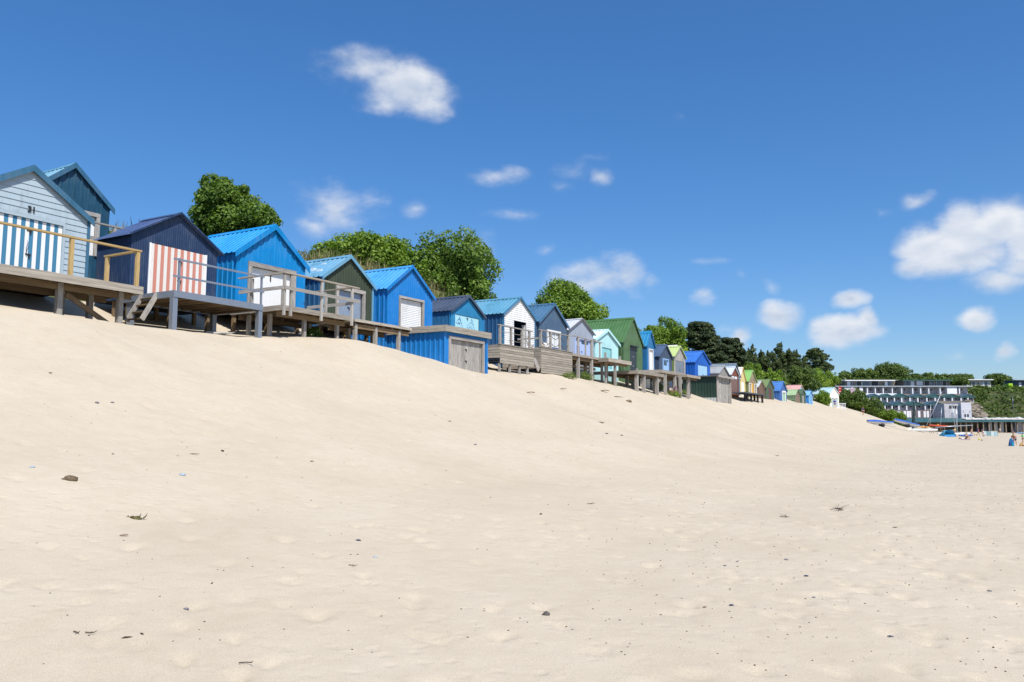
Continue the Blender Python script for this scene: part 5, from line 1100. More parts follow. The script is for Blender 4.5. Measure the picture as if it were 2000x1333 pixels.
for i in range(420):                                               # the hedge along the skyline above the terraces
    y = rng.uniform(297, 304); x = FX(rng.uniform(1628, 1892), y); z = 15.2+rng.normal(0, .5); d = unit(rng.normal(0, 1, (16, 3))); d[:, 2] = np.abs(d[:, 2]); P.append(np.array([x, y, z]) + d*rng.uniform(.6, 1.4)*np.array([1.2, 1.2, .9]))
scatter('headland_scrub', 'dense dark green scrub covering the headland', np.concatenate(P), .95, LEAF_S, 34)
P = []
for i in range(240):                                               # low growth running down the dune end
    u = rng.random(); x = FX(1660+u*125, 196); y = 196+rng.normal(0, 2); z = 4.3-u*6.2+rng.normal(0, .4); d = unit(rng.normal(0, 1, (60, 3))); d[:, 2] = np.abs(d[:, 2]); P.append(np.array([x, y, z]) + d*np.array([1.0, 1.0, .7]))
scatter('dune_end_growth', 'low green growth running down the end of the dune', np.concatenate(P), .38, GREENG, 35)
# bare rock on the cliff beside the lookout building
rng = np.random.default_rng(71); LR = []
for i in range(26):
    u = rng.random(2); r = rng.uniform(.7, 1.7); vv, ff = [], []
    n, m = 9, 6
    for j in range(m):
        p = -math.pi/2+math.pi*(j+.5)/m
        for k in range(n): t_ = 2*math.pi*k/n; q = 1+rng.normal(0, .2); vv.append((FX(1903+u[0]*28, 258)+r*math.cos(t_)*math.cos(p)*q, 259.5+u[1]*2.5+r*math.sin(t_)*math.cos(p)*q, 1.4+(1-u[0]*.5)*u[1]*5.0+r*.8*math.sin(p)*q))
    ff = [(j*n+k, j*n+(k+1) % n, (j+1)*n+(k+1) % n, (j+1)*n+k) for j in range(m-1) for k in range(n)]+[tuple(range(n-1, -1, -1)), tuple(range((m-1)*n, m*n))]
    LR.append((vv, ff))
tag(mesh(None, 'rock_outcrop', rockmat('bare_rock', [(.3, (.10, .085, .065)), (.55, (.24, .205, .16)), (.75, (.36, .32, .26))], .9, 1.0, .4), *join(LR)), 'bare brown rock on the cliff right of the lookout building', 'rock')
# single plants by the decks
def herb(label, t, s, r, mat, seed, n=420, size=.11):
    x, y, _ = W3(t, s, 0); rng = np.random.default_rng(seed); p = thing('dune_plant', label, 'plant', (x, y, gz(t, s)-.03), 0, 'small plants by the decks')
    d = unit(rng.normal(0, 1, (n, 3))); d[:, 2] = np.abs(d[:, 2]); V, F, T_ = leaves(d*r*rng.uniform(.5, 1, (n, 1))*np.array([1, 1, .85]), d, size, rng, .4); mesh_np(p, 'foliage', mat, V, F, T_)
    mesh(p, 'stems', BARK, *join([tube_np([(0, 0, -.1), tuple(d[i]*r*.4), tuple(d[i]*r*.8)], [.02, .014, .006], 5) for i in range(9)]))
    return p
herb('low bright green plant at the foot of the looped rope terrace', 43.2, 21.0, .55, GREENG, 1); herb('round green plant between the tall deck posts', 46.9, 21.7, .72, GREENG, 2, 700)
herb('tiny green plant left of the round green one', 46.0, 22.5, .45, LEAF_S, 3); herb('small green plant at the foot of the leaning post', 50.9, 21.3, .3, GREENG, 4, 200)
herb('dark leafy plant in the shade below the grey timber deck', 23.3, 22.6, .5, LEAF_A, 5, 300, .16)
pk = herb('valerian plant with pink flowers below the small deck end', 63.2, 21.2, .7, LEAF_B, 6, 500, .16)
rng = np.random.default_rng(2); d_ = unit(rng.normal(0, 1, (120, 3))); d_[:, 2] = np.abs(d_[:, 2])
PINK = leafmat('pink_petals', (.35, .09, .17), (.5, .18, .28), .3); V, F, T_ = leaves(d_*np.array([.6, .6, .85]), d_, .09, rng); mesh_np(pk, 'blossom', PINK, V, F, T_)
herb('green bush filling the gap under the raised deck', 64.0, 23.0, .8, LEAF_A, 7, 500, .18); herb('low green plant beside the green boat store', 69.6, 22.4, .6, LEAF_S, 8, 320, .16)

# ---------------------------------------------------------------- boats, people and beach things
HULLW = paint((226, 228, 228), .35, .06, .84); HULLC = paint((232, 222, 196), .35, .06, .84); COVER = paint((32, 92, 184), .55, .1); SPAR = plain('alloy_spar', (196, 204, 212), .35, .5)
RUB = plain('rubber', (40, 40, 42), .8)
def hull_mesh(L, B, D, n=14, rocker=.12):
    V = []; F = []; m = 7
    for i in range(n+1):
        u = i/n; w = B/2*math.sin(math.pi*min(1, .12+u*.88))**.6 if u < 1 else .02; w = max(.015, B/2*(math.sin(math.pi*(.08+.9*u)))**.55); k = rocker*(2*u-1)**2
        for j in range(m):
            a = math.pi*j/(m-1); V.append((u*L, -w*math.cos(a), D - (D-k)*math.sin(a)**.8))
    for i in range(n): F += [(i*m+j, i*m+j+1, (i+1)*m+j+1, (i+1)*m+j) for j in range(m-1)] + [(i*m+m-1, i*m, (i+1)*m, (i+1)*m+m-1)]
    F += [tuple(range(m)), tuple(range((n+1)*m-1, n*m-1, -1))]
    return V, F
def catamaran(label, x, y, z, a, mast, lean, hm, L=5.4):
    b = thing('catamaran', label, 'catamaran', (x, y, z+.1), a, 'sailing boats drawn up on the sand')
    for yy in (0, 2.1):
        h_ = mesh(b, 'hull', hm, *hull_mesh(L, .46, .55), smooth=True); h_.location = (0, yy, 0); tube(h_, 'rudder', IRON, [(.05, 0, .5), (-.1, 0, .1), (-.15, 0, -.05)], [.05, .04, .02], 5)
    for xx in (1.4, 3.4): bar(b, 'cross_beam', SPAR, (xx, -.2, .6), (xx, 2.3, .6), .1, .1)
    mbox(b, 'trampoline', RUB, 1.45, 3.35, .2, 1.9, .56, .585)
    if mast:
        top = (3.4+mast*math.sin(lean), 1.05, .6+mast*math.cos(lean)); tube(b, 'mast', SPAR, [(3.4, 1.05, .6), top], .07, 7)
        for p in ((5.2, 1.05, .55), (2.6, -.1, .55), (2.6, 2.2, .55)): tube(b, 'stay', IRON, [tuple(Vector((3.4, 1.05, .6)).lerp(Vector(top), .8)), p], .012, 4)
    bar(b, 'boom', SPAR, (.3, 1.05, .95), (3.3, 1.05, 1.15), .09, .09)
    return b
g = lambda n, dz=0: (SPOT[n][0], SPOT[n][1], SPOT[n][2]+dz)
x, y, z = g('cat1'); catamaran('white catamaran with a leaning bare mast, nearest of the boats', x-3.4, y, sand_top(x-1, y+1), R(4), 8.4, R(28), HULLW)
X2, Y2 = FX(1842, 166), 166; catamaran('white catamaran behind the blue tent', X2, Y2, sand_top(X2+2, Y2), R(2), 5.0, R(3), HULLW, 5.6)
X3, Y3 = FX(1772, 186), 186; catamaran('cream catamaran partly hidden on the left of the boats', X3, Y3, sand_top(X3+2, Y3), R(-3), 0, 0, HULLC, 5.6)
def kayak(label, x, y, z, a, mat, L=3.6, tilt=0):
    k = thing('kayak', label, 'kayak', (x, y, z), a, 'kayaks on the sand'); k.rotation_euler = (0, tilt, a)
    mesh(k, 'hull', mat, *hull_mesh(L, .75, .36), smooth=True); mbox(k, 'cockpit_rim', RUB, L*.4, L*.62, -.2, .2, .35, .40); box(k, 'seat', paint((236, 178, 40), .5, .05), L*.42, L*.5, -.18, .18, .401, .6)
kayak('long orange kayak resting above the boats', FX(1814, 182), 182, -.75, R(-3), paint((226, 84, 34), .4, .05), 4.3, R(3))
kayak('yellow kayak beside the cream catamaran', FX(1793, 180), 180, -1.15, R(-5), paint((232, 160, 50), .4, .05), 2.4)
r_ = thing('boat_rack', 'low timber rack carrying the orange kayak', 'rack', (FX(1814, 182), 182.3, sand_top(FX(1818, 182), 182)), 0)
for xx in (.8, 3.4):
    for yy in (-.5, .3): box(r_, 'leg', BROWNWOOD, xx-.06, xx+.06, yy-.05, yy+.05, -.2, -.75-r_.location.z-.02)
    box(r_, 'bearer', BROWNWOOD, xx-.05, xx+.05, -.6, .4, -.75-r_.location.z-.12, -.75-r_.location.z-.0)
kayak('blue canoe lying right of the blue tent', FX(1872, 160), 160, sand_top(FX(1876, 160), 160)+.05, R(-4), paint((52, 116, 204), .4, .05), 2.6)
kayak('red kayak lying behind the cream catamaran', FX(1800, 190), 190, sand_top(FX(1804, 190), 190)+.55, R(4), paint((190, 52, 44), .4, .05), 3.0)
kayak('white canoe lying beside the long spar', FX(1846, 176), 176, sand_top(FX(1850, 176), 176)+.05, R(2), paint((234, 234, 230), .4, .05), 3.4)
kayak('pale blue canoe below the arcade steps at right', FX(1984, 226), 226, sand_top(FX(1986, 226), 226)+.1, R(-8), paint((120, 176, 222), .4, .05), 3.0)
# furled dark sail on a leaning mast, spare masts and a long spar
for lab, px0, py0, px1, py1, y, rad, m in (('mast with furled dark green sail leaning right among the boats', 1782.5, 824, 1788.5, 784, 184, .34, paint((40, 66, 66), .7, .1)), ('thin bare mast beside the lookout building', 1866, 832, 1862, 793, 182, .06, SPAR),
        ('dark thin mast right of the leaning bare one', 1815, 826, 1820, 790, 186, .05, IRON), ('short pale mast left of the lookout building', 1835, 828, 1841, 796, 184, .05, SPAR), ('dark mast beside the thin bare one', 1869, 832, 1870.5, 794, 184, .05, IRON)):
    zz = lambda py: (826-py)/1556*y
    gz_ = sand_top(FX(px0, y), y); p = thing('boat_mast', lab, 'mast', (FX(px0, y), y, gz_), 0, 'masts among the boats'); tx = FX(px1, y)-FX(px0, y); tz = zz(py1)-gz_
    tube(p, 'pole', SPAR, [(0, 0, 0), (tx*.5, 0, tz*.5), (tx, 0, tz)], .05, 6)
    if rad > .1: tube(p, 'furled_sail', m, [(tx*.02, -.05, tz*.03), (tx*.3, -.08, tz*.3), (tx*.7, -.05, tz*.7), (tx*.97, 0, tz*.98)], [rad*.8, rad, rad*.9, rad*.5], 9)
    else: tube(p, 'base_block', IRON, [(0, 0, 0), (0, 0, .25)], .12, 7)
p = thing('long_spar', 'long pale spar lying across trestles right of the boats', 'spar', (FX(1826, 170), 170, sand_top(FX(1826, 170), 170)), 0); zs = -.95-p.location.z
tube(p, 'spar', SPAR, [(0, 0, zs), (4, .1, zs+.25), (FX(1901, 170)-FX(1826, 170), .2, zs+.45)], .09, 7)
for xx in (1.2, 6.6): bar(p, 'trestle_leg', BROWNWOOD, (xx, -.3, -.1), (xx, .05, zs+xx*.055-.1), .08, .08); bar(p, 'trestle_leg', BROWNWOOD, (xx, .5, -.1), (xx, .1, zs+xx*.055-.1), .08, .08)
def covered(label, x, y, z, a, L, tilt):
    b = thing('covered_dinghy', label, 'dinghy', (x, y, z+.42), a, 'blue covered boats on trolleys'); b.rotation_euler = (0, tilt, a)
    V, F = hull_mesh(L, 1.1, .42); mesh(b, 'hull', HULLW, V, F, True)
    cv = []; n = 14
    for i in range(n+1):
        u = i/n; w = .58*(math.sin(math.pi*(.08+.9*u)))**.55; cv += [(u*L, -w, .36), (u*L, -w*.96, .46), (u*L, -w*.5, .56), (u*L, 0, .60+.10*math.sin(u*5)), (u*L, w*.5, .56), (u*L, w*.96, .46), (u*L, w, .36)]
    mesh(b, 'cover', COVER, cv, [(i*7+j, i*7+j+1, (i+1)*7+j+1, (i+1)*7+j) for i in range(n) for j in range(6)], True)
    for yy in (-.5, .5): tube(b, 'wheel', RUB, [(L*.55, yy-.08, -.18), (L*.55, yy+.08, -.18)], .28, 14)
    bar(b, 'axle', STEEL, (L*.55, -.5, -.18), (L*.55, .5, -.18), .05, .05); bar(b, 'trolley_beam', STEEL, (L*.2, 0, .0), (L*1.1, 0, -.3), .06, .06)
x, y, z = g('dinghy1'); covered('slim blue covered boat on a trolley, nearer of the two', x-2.9, y, sand_top(x, y)+.28, R(2), 4.5, R(3))
x, y, z = g('dinghy2'); covered('blue covered boat on a trolley, farther and lower end to the right', FX(1746, 148), 148, sand_top(FX(1752, 148), 148)+.9, R(-4), 4.6, R(13))
# ----- people
SKIN = plain('skin', (206, 156, 128), .6); HAIR = plain('dark_hair', (58, 44, 36), .8); HAIRB = plain('fair_hair', (150, 116, 72), .8)
def skin_body(parent, name, mat, verts, edges, radii, sub=1):
    me = bpy.data.meshes.new(name); me.from_pydata(verts, edges, []); o = link(bpy.data.objects.new(name, me)); m = o.modifiers.new('skin', 'SKIN'); m.use_smooth_shade = True
    if sub: o.modifiers.new('sub', 'SUBSURF').levels = sub
    for i, v in enumerate(me.skin_vertices[0].data): r = radii[i]; v.radius = (r, r); v.use_root = (i == 0)
    bpy.context.view_layer.update(); me2 = bpy.data.meshes.new_from_object(o.evaluated_get(bpy.context.evaluated_depsgraph_get()))
    bpy.data.objects.remove(o); me2.name = name; me2.materials.clear(); me2.materials.append(mat); return link(bpy.data.objects.new(name, me2), parent)
POSE = {  # joints: pelvis, chest, neck, head, shoulders/elbows/hands, knees/feet  (metres, facing -y)
 'stand': dict(pe=(0, 0, .92), ch=(0, 0, 1.28), ne=(0, 0, 1.45), he=(0, -.02, 1.60), sl=(-.19, 0, 1.38), el=(-.26, .02, 1.10), hl=(-.25, -.08, .86), sr=(.19, 0, 1.38), er=(.26, .02, 1.10), hr=(.25, -.08, .86), kl=(-.10, -.02, .50), fl=(-.11, .02, .06), kr=(.10, -.02, .50), fr=(.11, .02, .06)),
 'walk': dict(pe=(0, 0, .90), ch=(0, -.03, 1.26), ne=(0, -.05, 1.43), he=(0, -.08, 1.58), sl=(-.19, -.03, 1.36), el=(-.25, .12, 1.10), hl=(-.24, .10, .86), sr=(.19, -.03, 1.36), er=(.25, -.12, 1.10), hr=(.22, -.26, .92), kl=(-.10, -.16, .52), fl=(-.11, -.20, .07), kr=(.10, .06, .48), fr=(.11, .32, .10)),
 'stoop': dict(pe=(0, .05, .86), ch=(-.12, -.22, 1.08), ne=(-.18, -.36, 1.17), he=(-.22, -.46, 1.26), sl=(-.30, -.28, 1.13), el=(-.38, -.34, .86), hl=(-.42, -.36, .60), sr=(.07, -.28, 1.13), er=(-.06, -.40, .86), hr=(-.30, -.42, .66), kl=(-.12, -.04, .46), fl=(-.14, .03, .06), kr=(.12, -.02, .46), fr=(.15, .06, .06)),
 'sit': dict(pe=(0, .1, .12), ch=(0, .06, .46), ne=(0, .02, .62), he=(0, -.02, .77), sl=(-.18, .05, .55), el=(-.25, -.04, .32), hl=(-.16, -.26, .30), sr=(.18, .05, .55), er=(.25, -.04, .32), hr=(.16, -.26, .30), kl=(-.13, -.32, .42), fl=(-.12, -.52, .06), kr=(.13, -.32, .42), fr=(.12, -.52, .06)),
 'lie': dict(pe=(0, 0, .13), ch=(-.38, 0, .16), ne=(-.55, 0, .20), he=(-.70, 0, .24), sl=(-.45, -.18, .16), el=(-.28, -.30, .12), hl=(-.05, -.28, .08), sr=(-.45, .18, .16), er=(-.30, .32, .12), hr=(-.06, .30, .08), kl=(.42, -.10, .30), fl=(.80, -.12, .07), kr=(.44, .10, .14), fr=(.88, .12, .07)),
 'recline': dict(pe=(0, 0, .14), ch=(-.30, 0, .36), ne=(-.40, 0, .50), he=(-.46, 0, .65), sl=(-.32, -.18, .44), el=(-.50, -.24, .22), hl=(-.48, -.26, .04), sr=(-.32, .18, .44), er=(-.50, .24, .22), hr=(-.48, .26, .04), kl=(.40, -.10, .34), fl=(.72, -.12, .07), kr=(.42, .10, .30), fr=(.76, .12, .07))}
def person(label, spot, pose, top=None, bottom=None, rz=0, k=1.0, hair=HAIR, hat=None, dz=0, sleeves=True):
    x, y, z = spot; p = thing('person', label, 'person', (x, y, sand_top(x, y)+dz), rz, 'people on the beach'); J = {n: Vector(v)*k for n, v in POSE[pose].items()}
    names = ['pe', 'ch', 'ne', 'he', 'sl', 'el', 'hl', 'sr', 'er', 'hr', 'kl', 'fl', 'kr', 'fr']; ix = {n: i for i, n in enumerate(names)}; V = [tuple(J[n]) for n in names]
    E = [('pe', 'ch'), ('ch', 'ne'), ('ne', 'he'), ('ch', 'sl'), ('sl', 'el'), ('el', 'hl'), ('ch', 'sr'), ('sr', 'er'), ('er', 'hr')]; E = [(ix[a], ix[b]) for a, b in E]
    rad = [.135, .14, .055, .085, .062, .045, .032, .062, .045, .032, .062, .04, .062, .04]
    for s_ in 'lr':                                             # hips, legs and toes
        off = Vector((-.09 if s_ == 'l' else .09, 0, 0)) if pose not in ('lie', 'recline') else Vector((.05, -.09 if s_ == 'l' else .09, 0))
        V.append(tuple(J['pe'] + (off + Vector((0, 0, -.05)))*k)); rad.append(.088); hip = len(V)-1; E += [(0, hip), (hip, ix['k'+s_]), (ix['k'+s_], ix['f'+s_])]
        toe = Vector((0, -.17, -.02)) if pose not in ('lie', 'recline') else Vector((.04, 0, .17)); V.append(tuple(J['f'+s_]+toe*k)); rad.append(.032); E.append((ix['f'+s_], len(V)-1))
        h_, e_ = J['h'+s_], J['e'+s_]; d = (h_-e_).normalized(); sd = d.orthogonal().normalized(); V.append(tuple(h_+d*.06*k)); rad.append(.034); pal = len(V)-1; E.append((ix['h'+s_], pal))
        for q, ln in zip((-.03, -.01, .012, .032), (.075, .09, .085, .065)): V.append(tuple(h_+(d*(.08+ln)+sd*q)*k)); rad.append(.009); E.append((pal, len(V)-1))
        V.append(tuple(h_+(d*.07+sd*.075)*k)); rad.append(.011); E.append((ix['h'+s_], len(V)-1))
    V.append(tuple(J['he']+(J['he']-J['ne']).normalized()*.10*k)); rad.append(.075); E.append((ix['he'], len(V)-1))
    fwd = Vector((0, -1, 0)) if pose not in ('lie', 'recline') else Vector((.55, 0, .85)).normalized()
    V.append(tuple(J['he']+fwd*.105*k)); rad.append(.018); E.append((ix['he'], len(V)-1))    # nose
    skin_body(p, 'body', SKIN, V, E, [r*k for r in rad])
    up = (J['he']-J['ne']).normalized(); hc = J['he']+up*.055*k-fwd*.03*k
    def ball(nm, m, c, r, sq=1.0):
        vs = [(c.x+r*math.cos(a)*math.cos(b), c.y+r*math.sin(a)*math.cos(b), c.z+r*sq*math.sin(b)) for b in np.linspace(-1.45, 1.45, 7) for a in np.linspace(0, 2*math.pi, 10, endpoint=False)]
        mesh(p, nm, m, vs, [(i*10+j, i*10+(j+1) % 10, (i+1)*10+(j+1) % 10, (i+1)*10+j) for i in range(6) for j in range(10)], True)
    ball('hair', hair, hc, .108*k)
    if hat:
        c = hc+up*.05*k; tube(p, 'hat', hat, [tuple(c-up*.015), tuple(c+up*.005), tuple(c+up*.02), tuple(c+up*.13*k)], [.20*k, .205*k, .125*k, .10*k], 12)
    if top:
        nn = [J['pe']+(J['ch']-J['pe'])*.15, J['ch'], J['ne']+(J['ch']-J['ne'])*.45, J['sl'], J['sr']]; ed = [(0, 1), (1, 2), (1, 3), (1, 4)]; rr = [.20, .205, .10, .11, .11]
        if sleeves: nn += [J['sl'].lerp(J['el'], .7), J['sr'].lerp(J['er'], .7)]; ed += [(3, 5), (4, 6)]; rr += [.09, .09]
        skin_body(p, 'shirt', top, [tuple(q) for q in nn], ed, [r*k for r in rr])
    if bottom:
        hl_, hr_ = Vector(V[14]), Vector(V[14+8]) if False else Vector(V[14]); 
        off = [Vector((-.09, 0, -.05)), Vector((.09, 0, -.05))] if pose not in ('lie', 'recline') else [Vector((.05, -.09, -.05)), Vector((.05, .09, -.05))]
        a_, b_ = J['pe']+off[0]*k, J['pe']+off[1]*k; nn = [J['pe'], J['pe']+(J['ch']-J['pe'])*.2, a_, b_, a_.lerp(J['kl'], .7), b_.lerp(J['kr'], .7)]
        skin_body(p, 'shorts', bottom, [tuple(q) for q in nn], [(0, 1), (0, 2), (0, 3), (2, 4), (3, 5)], [r*k for r in (.195, .19, .145, .145, .12, .12)])
    return p
cl = lambda *c: paint(c, .8, .08, .8)
person('person stooping over a blue bag, pinkish top and jeans', g('hauler'), 'stoop', cl(196, 132, 124), cl(70, 92, 132), R(-20), 1.05, HAIRB)
person('child in a green top at the right edge', g('child'), 'stand', cl(60, 190, 110), cl(36, 40, 80), R(30), .80)
person('bare chested person in pale shorts by the catamarans', g('bather'), 'walk', None, cl(140, 160, 200), R(60), 1.0)
person('person in a red top with a blue backpack walking', g('walker'), 'walk', cl(190, 60, 60), cl(60, 56, 70), R(100), 1.0)
person('person in a blue top bending near the windbreak', g('bluetop'), 'stoop', cl(40, 84, 160), cl(50, 54, 70), R(10), 1.05)
person('seated person in white with a pale sun hat', g('hat'), 'sit', cl(238, 238, 240), cl(230, 230, 236), R(-40), 1.05, HAIRB, cl(226, 232, 220))
person('person lying in a white shirt and dark shorts', g('lyer'), 'lie', cl(240, 240, 244), cl(30, 32, 52), R(-6), 1.05)
person('bare shouldered person sitting behind the one lying down', g('sitter'), 'sit', None, cl(50, 50, 60), R(20), 1.0)
person('person reclining beside the blue tent', g('lounger'), 'recline', cl(44, 54, 96), cl(226, 214, 206), R(-5), 1.0)
person('person in blue standing at the white boathouse', (FX(1632, 153), 153, 0), 'stand', cl(44, 84, 170), cl(60, 90, 170), R(0), 1.0)
person('person in dark blue on the dune end by the bushes', g('duneperson'), 'stand', cl(40, 50, 100), cl(40, 44, 60), R(10), 1.0)
person('person in a yellow top standing among the boats', (FX(1864, 172), 172, 0), 'stand', cl(236, 200, 50), cl(60, 70, 100), R(20), .95)
person('person in navy sitting at the arcade steps', (FX(1978, 232), 232, 0), 'sit', cl(44, 52, 92), cl(90, 84, 80), R(0), 1.1)
person('person in white walking below the arcade', (FX(1952, 214), 214, 0), 'walk', cl(236, 236, 232), cl(110, 116, 130), R(-70), 1.0)
x, y, z = g('walker'); bp = thing('backpack', 'blue backpack on the walker in red', 'backpack', (x+.02, y+.0, sand_top(x, y)+1.0), R(100)); mbox(bp, 'bag', cl(40, 70, 150), -.17, .17, .10, .30, .0, .46); mbox(bp, 'pocket', cl(30, 50, 110), -.13, .13, .301, .36, .03, .22)
# dog: walking beside the person in red
x, y, z = g('dog'); dg = thing('dog', 'pale dog beside the walker in red', 'dog', (x, y, sand_top(x, y)), R(100))
skin_body(dg, 'body', plain('pale_fur', (214, 190, 150), .9), [(0, 0, .44), (0, -.22, .46), (0, -.36, .56), (0, -.44, .68), (0, -.58, .64), (0, .22, .45), (0, .30, .52), (0, .46, .62), (-.08, -.20, .30), (-.08, -.22, .04), (.08, -.24, .30), (.08, -.30, .04), (-.08, .20, .32), (-.08, .30, .20), (-.08, .27, .03), (.08, .18, .32), (.08, .26, .20), (.08, .22, .03), (-.05, -.42, .76), (.05, -.42, .76)],
          [(0, 1), (1, 2), (2, 3), (3, 4), (0, 5), (5, 6), (6, 7), (1, 8), (8, 9), (1, 10), (10, 11), (5, 12), (12, 13), (13, 14), (5, 15), (15, 16), (16, 17), (3, 18), (3, 19)], [.13, .14, .09, .085, .045, .115, .05, .02, .05, .03, .05, .03, .06, .035, .028, .06, .035, .028, .025, .025])
# tent, windbreak, balls, bags
x, y, z = g('tent'); t = thing('beach_tent', 'light blue pop up beach tent', 'tent', (x, y, sand_top(x, y)), R(12)); V = []; n = 9
for i in range(n):
    a = math.pi*i/(n-1)
    for u in (0, .33, .66, 1): V.append((1.25*math.cos(a)*(1-.25*u), -.7+1.7*u, 1.35*math.sin(a)**.7*(1-.55*u**2)))
TENT = cl(96, 196, 232); mesh(t, 'canopy', TENT, V, [(i*4+j, i*4+j+1, (i+1)*4+j+1, (i+1)*4+j) for i in range(n-1) for j in range(3)], True); mbox(t, 'groundsheet', cl(40, 130, 200), -1.25, 1.2, -1.3, 1.0, .0, .03); mbox(t, 'front_sill', cl(64, 160, 214), -1.2, 1.15, -.75, -.70, .031, .4); mbox(t, 'back_panel', cl(30, 70, 110), -.85, .85, .9, .95, .03, .55)
x, y, z = g('windbreak'); w = thing('windbreak', 'pale striped windbreak staked in the sand', 'windbreak', (x-1.4, y, sand_top(x, y)), R(-4))
for i in range(5): tube(w, 'stake', BROWNWOOD, [(i*.75, .12*math.sin(i*2.0), -.3), (i*.75, .12*math.sin(i*2.0), 1.2)], .025, 6)
for i in range(4): mesh(w, 'cloth_panel', cl(*[(176, 204, 212), (142, 176, 182), (196, 214, 218), (160, 190, 200)][i]), [(i*.75+.01, .12*math.sin(i*2.0), .08), (i*.75+.74, .12*math.sin((i+1)*2.0), .08), (i*.75+.74, .12*math.sin((i+1)*2.0), 1.1), (i*.75+.01, .12*math.sin(i*2.0), 1.1)], [(0, 1, 2, 3)])
x, y, _ = g('windbreak'); bt = thing('bodyboard', 'yellow bodyboard leaning behind the windbreak', 'bodyboard', (x+.4, y+.6, sand_top(x, y)+1.05), R(0)); mesh(bt, 'board', cl(226, 184, 80), *hull_mesh(1.9, .5, .1, 10, .02), smooth=True); box(bt, 'stripe', cl(240, 220, 160), .3, 1.5, -.03, .03, .101, .105)
def orb(name, label, spot, r, m1, m2):
    x, y, _ = spot; o = thing(name, label, 'ball', (x, y, sand_top(x, y)+r), 0)
    for q, m in enumerate((m1, m2)):
        V = [(r*math.cos(a)*math.cos(b), r*math.sin(a)*math.cos(b), r*math.sin(b)) for b in np.linspace(-1.5, 1.5, 9) for a in np.linspace(q*math.pi, (q+1)*math.pi, 9)]
        mesh(o, 'ball_panel', m, V, [(i*9+j, i*9+j+1, (i+1)*9+j+1, (i+1)*9+j) for i in range(8) for j in range(8)], True)
orb('beach_ball', 'bright yellow ball on the sand', g('ball'), .16, cl(240, 226, 30), cl(236, 214, 20)); orb('beach_ball', 'small dark ball right of the yellow one', g('ball2'), .10, cl(60, 60, 90), cl(50, 50, 80))
def sack(label, spot, w, h, m, m2, name='beach_bag'):
    x, y, _ = spot; o = thing(name, label, 'bag', (x, y, sand_top(x, y)-.03), R(10)); V = []; rows = 7; n = 12
    for i in range(rows):
        u = i/(rows-1); q = (1-.55*u**1.6)*(.85+.15*math.sin(u*3)); V += [(w*q*math.cos(a)*(1+.08*math.sin(3*a+i)), w*.6*q*math.sin(a), h*u) for a in np.linspace(0, 2*math.pi, n, endpoint=False)]
    mesh(o, 'bag_body', m, V, [(i*n+k, i*n+(k+1) % n, (i+1)*n+(k+1) % n, (i+1)*n+k) for i in range(rows-1) for k in range(n)] + [tuple(range((rows-1)*n, rows*n))], True); tube(o, 'strap', m2, [(-w*.3, -.05, h*.95), (-w*.1, -.08, h*1.12), (w*.2, -.05, h*.95)], .03, 6); mbox(o, 'side_patch', m2, -w*.25, w*.3, -w*.62, -w*.55, h*.1, h*.45)
sack('big blue beach bag held by the stooping person', g('bag'), .42, .95, cl(30, 96, 150), cl(24, 160, 190)); sack('straw coloured beach bag at the right edge', g('beachbag'), .35, .4, cl(190, 150, 90), cl(90, 50, 50))
o = tag(mbox(None, 'beach_towel', cl(200, 196, 220), -1, .95, -.4, .4, 0, .025), 'pale towel under the person lying down', 'towel'); x, y, z = g('lyer'); o.location = (x, y, sand_top(x, y)+.02); o.rotation_euler = (0, 0, R(-6))
# ----- litter on the sand
LM = {'driftwood': wood((80, 66, 50), (150, 132, 108)), 'husk': rockmat('dry_weed', [(.3, (.05, .045, .02)), (.6, (.14, .12, .05)), (.8, (.28, .24, .12))], 30, .8, .02), 'leaf': plain('dead_leaf', (150, 112, 78), .8), 'shell': plain('mussel_shell', (66, 70, 88), .3, 0, .8, .4, 60),
      'pebble': plain('grey_pebble', (112, 110, 116), .7, 0, .8, .3, 40), 'twig': plain('dark_twig', (78, 56, 42), .85), 'bark': plain('dark_bark', (62, 50, 40), .9, 0, .8, .4, 30), 'stone': plain('slate_stone', (88, 84, 80), .8, 0, .8, .3, 20)}
PALEP = plain('pale_blue_pebble', (160, 178, 190), .7, 0, .8, .2, 40)
def lump(rng, a, b, c, n=9, m=6, rough=.18):
    V = [(0, 0, -c)] if False else []
    for j in range(m):
        p = -math.pi/2 + math.pi*(j+.5)/m
        for i in range(n):
            t = 2*math.pi*i/n; q = 1+rng.normal(0, rough); V.append((a*math.cos(t)*math.cos(p)*q, b*math.sin(t)*math.cos(p)*q, c*math.sin(p)*q))
    F = [(j*n+i, j*n+(i+1) % n, (j+1)*n+(i+1) % n, (j+1)*n+i) for j in range(m-1) for i in range(n)] + [tuple(range(n-1, -1, -1)), tuple(range((m-1)*n, m*n))]
    return V, F
CATN = {'driftwood': 'driftwood', 'husk': 'seaweed', 'leaf': 'leaf', 'shell': 'shell', 'pebble': 'pebble', 'twig': 'twig', 'bark': 'bark', 'stone': 'stone'}
NAMN = {'driftwood': 'driftwood_lump', 'husk': 'seaweed_scrap', 'leaf': 'dead_leaf', 'shell': 'mussel_shell', 'pebble': 'pebble', 'twig': 'twig', 'bark': 'bark_scrap', 'stone': 'stone'}
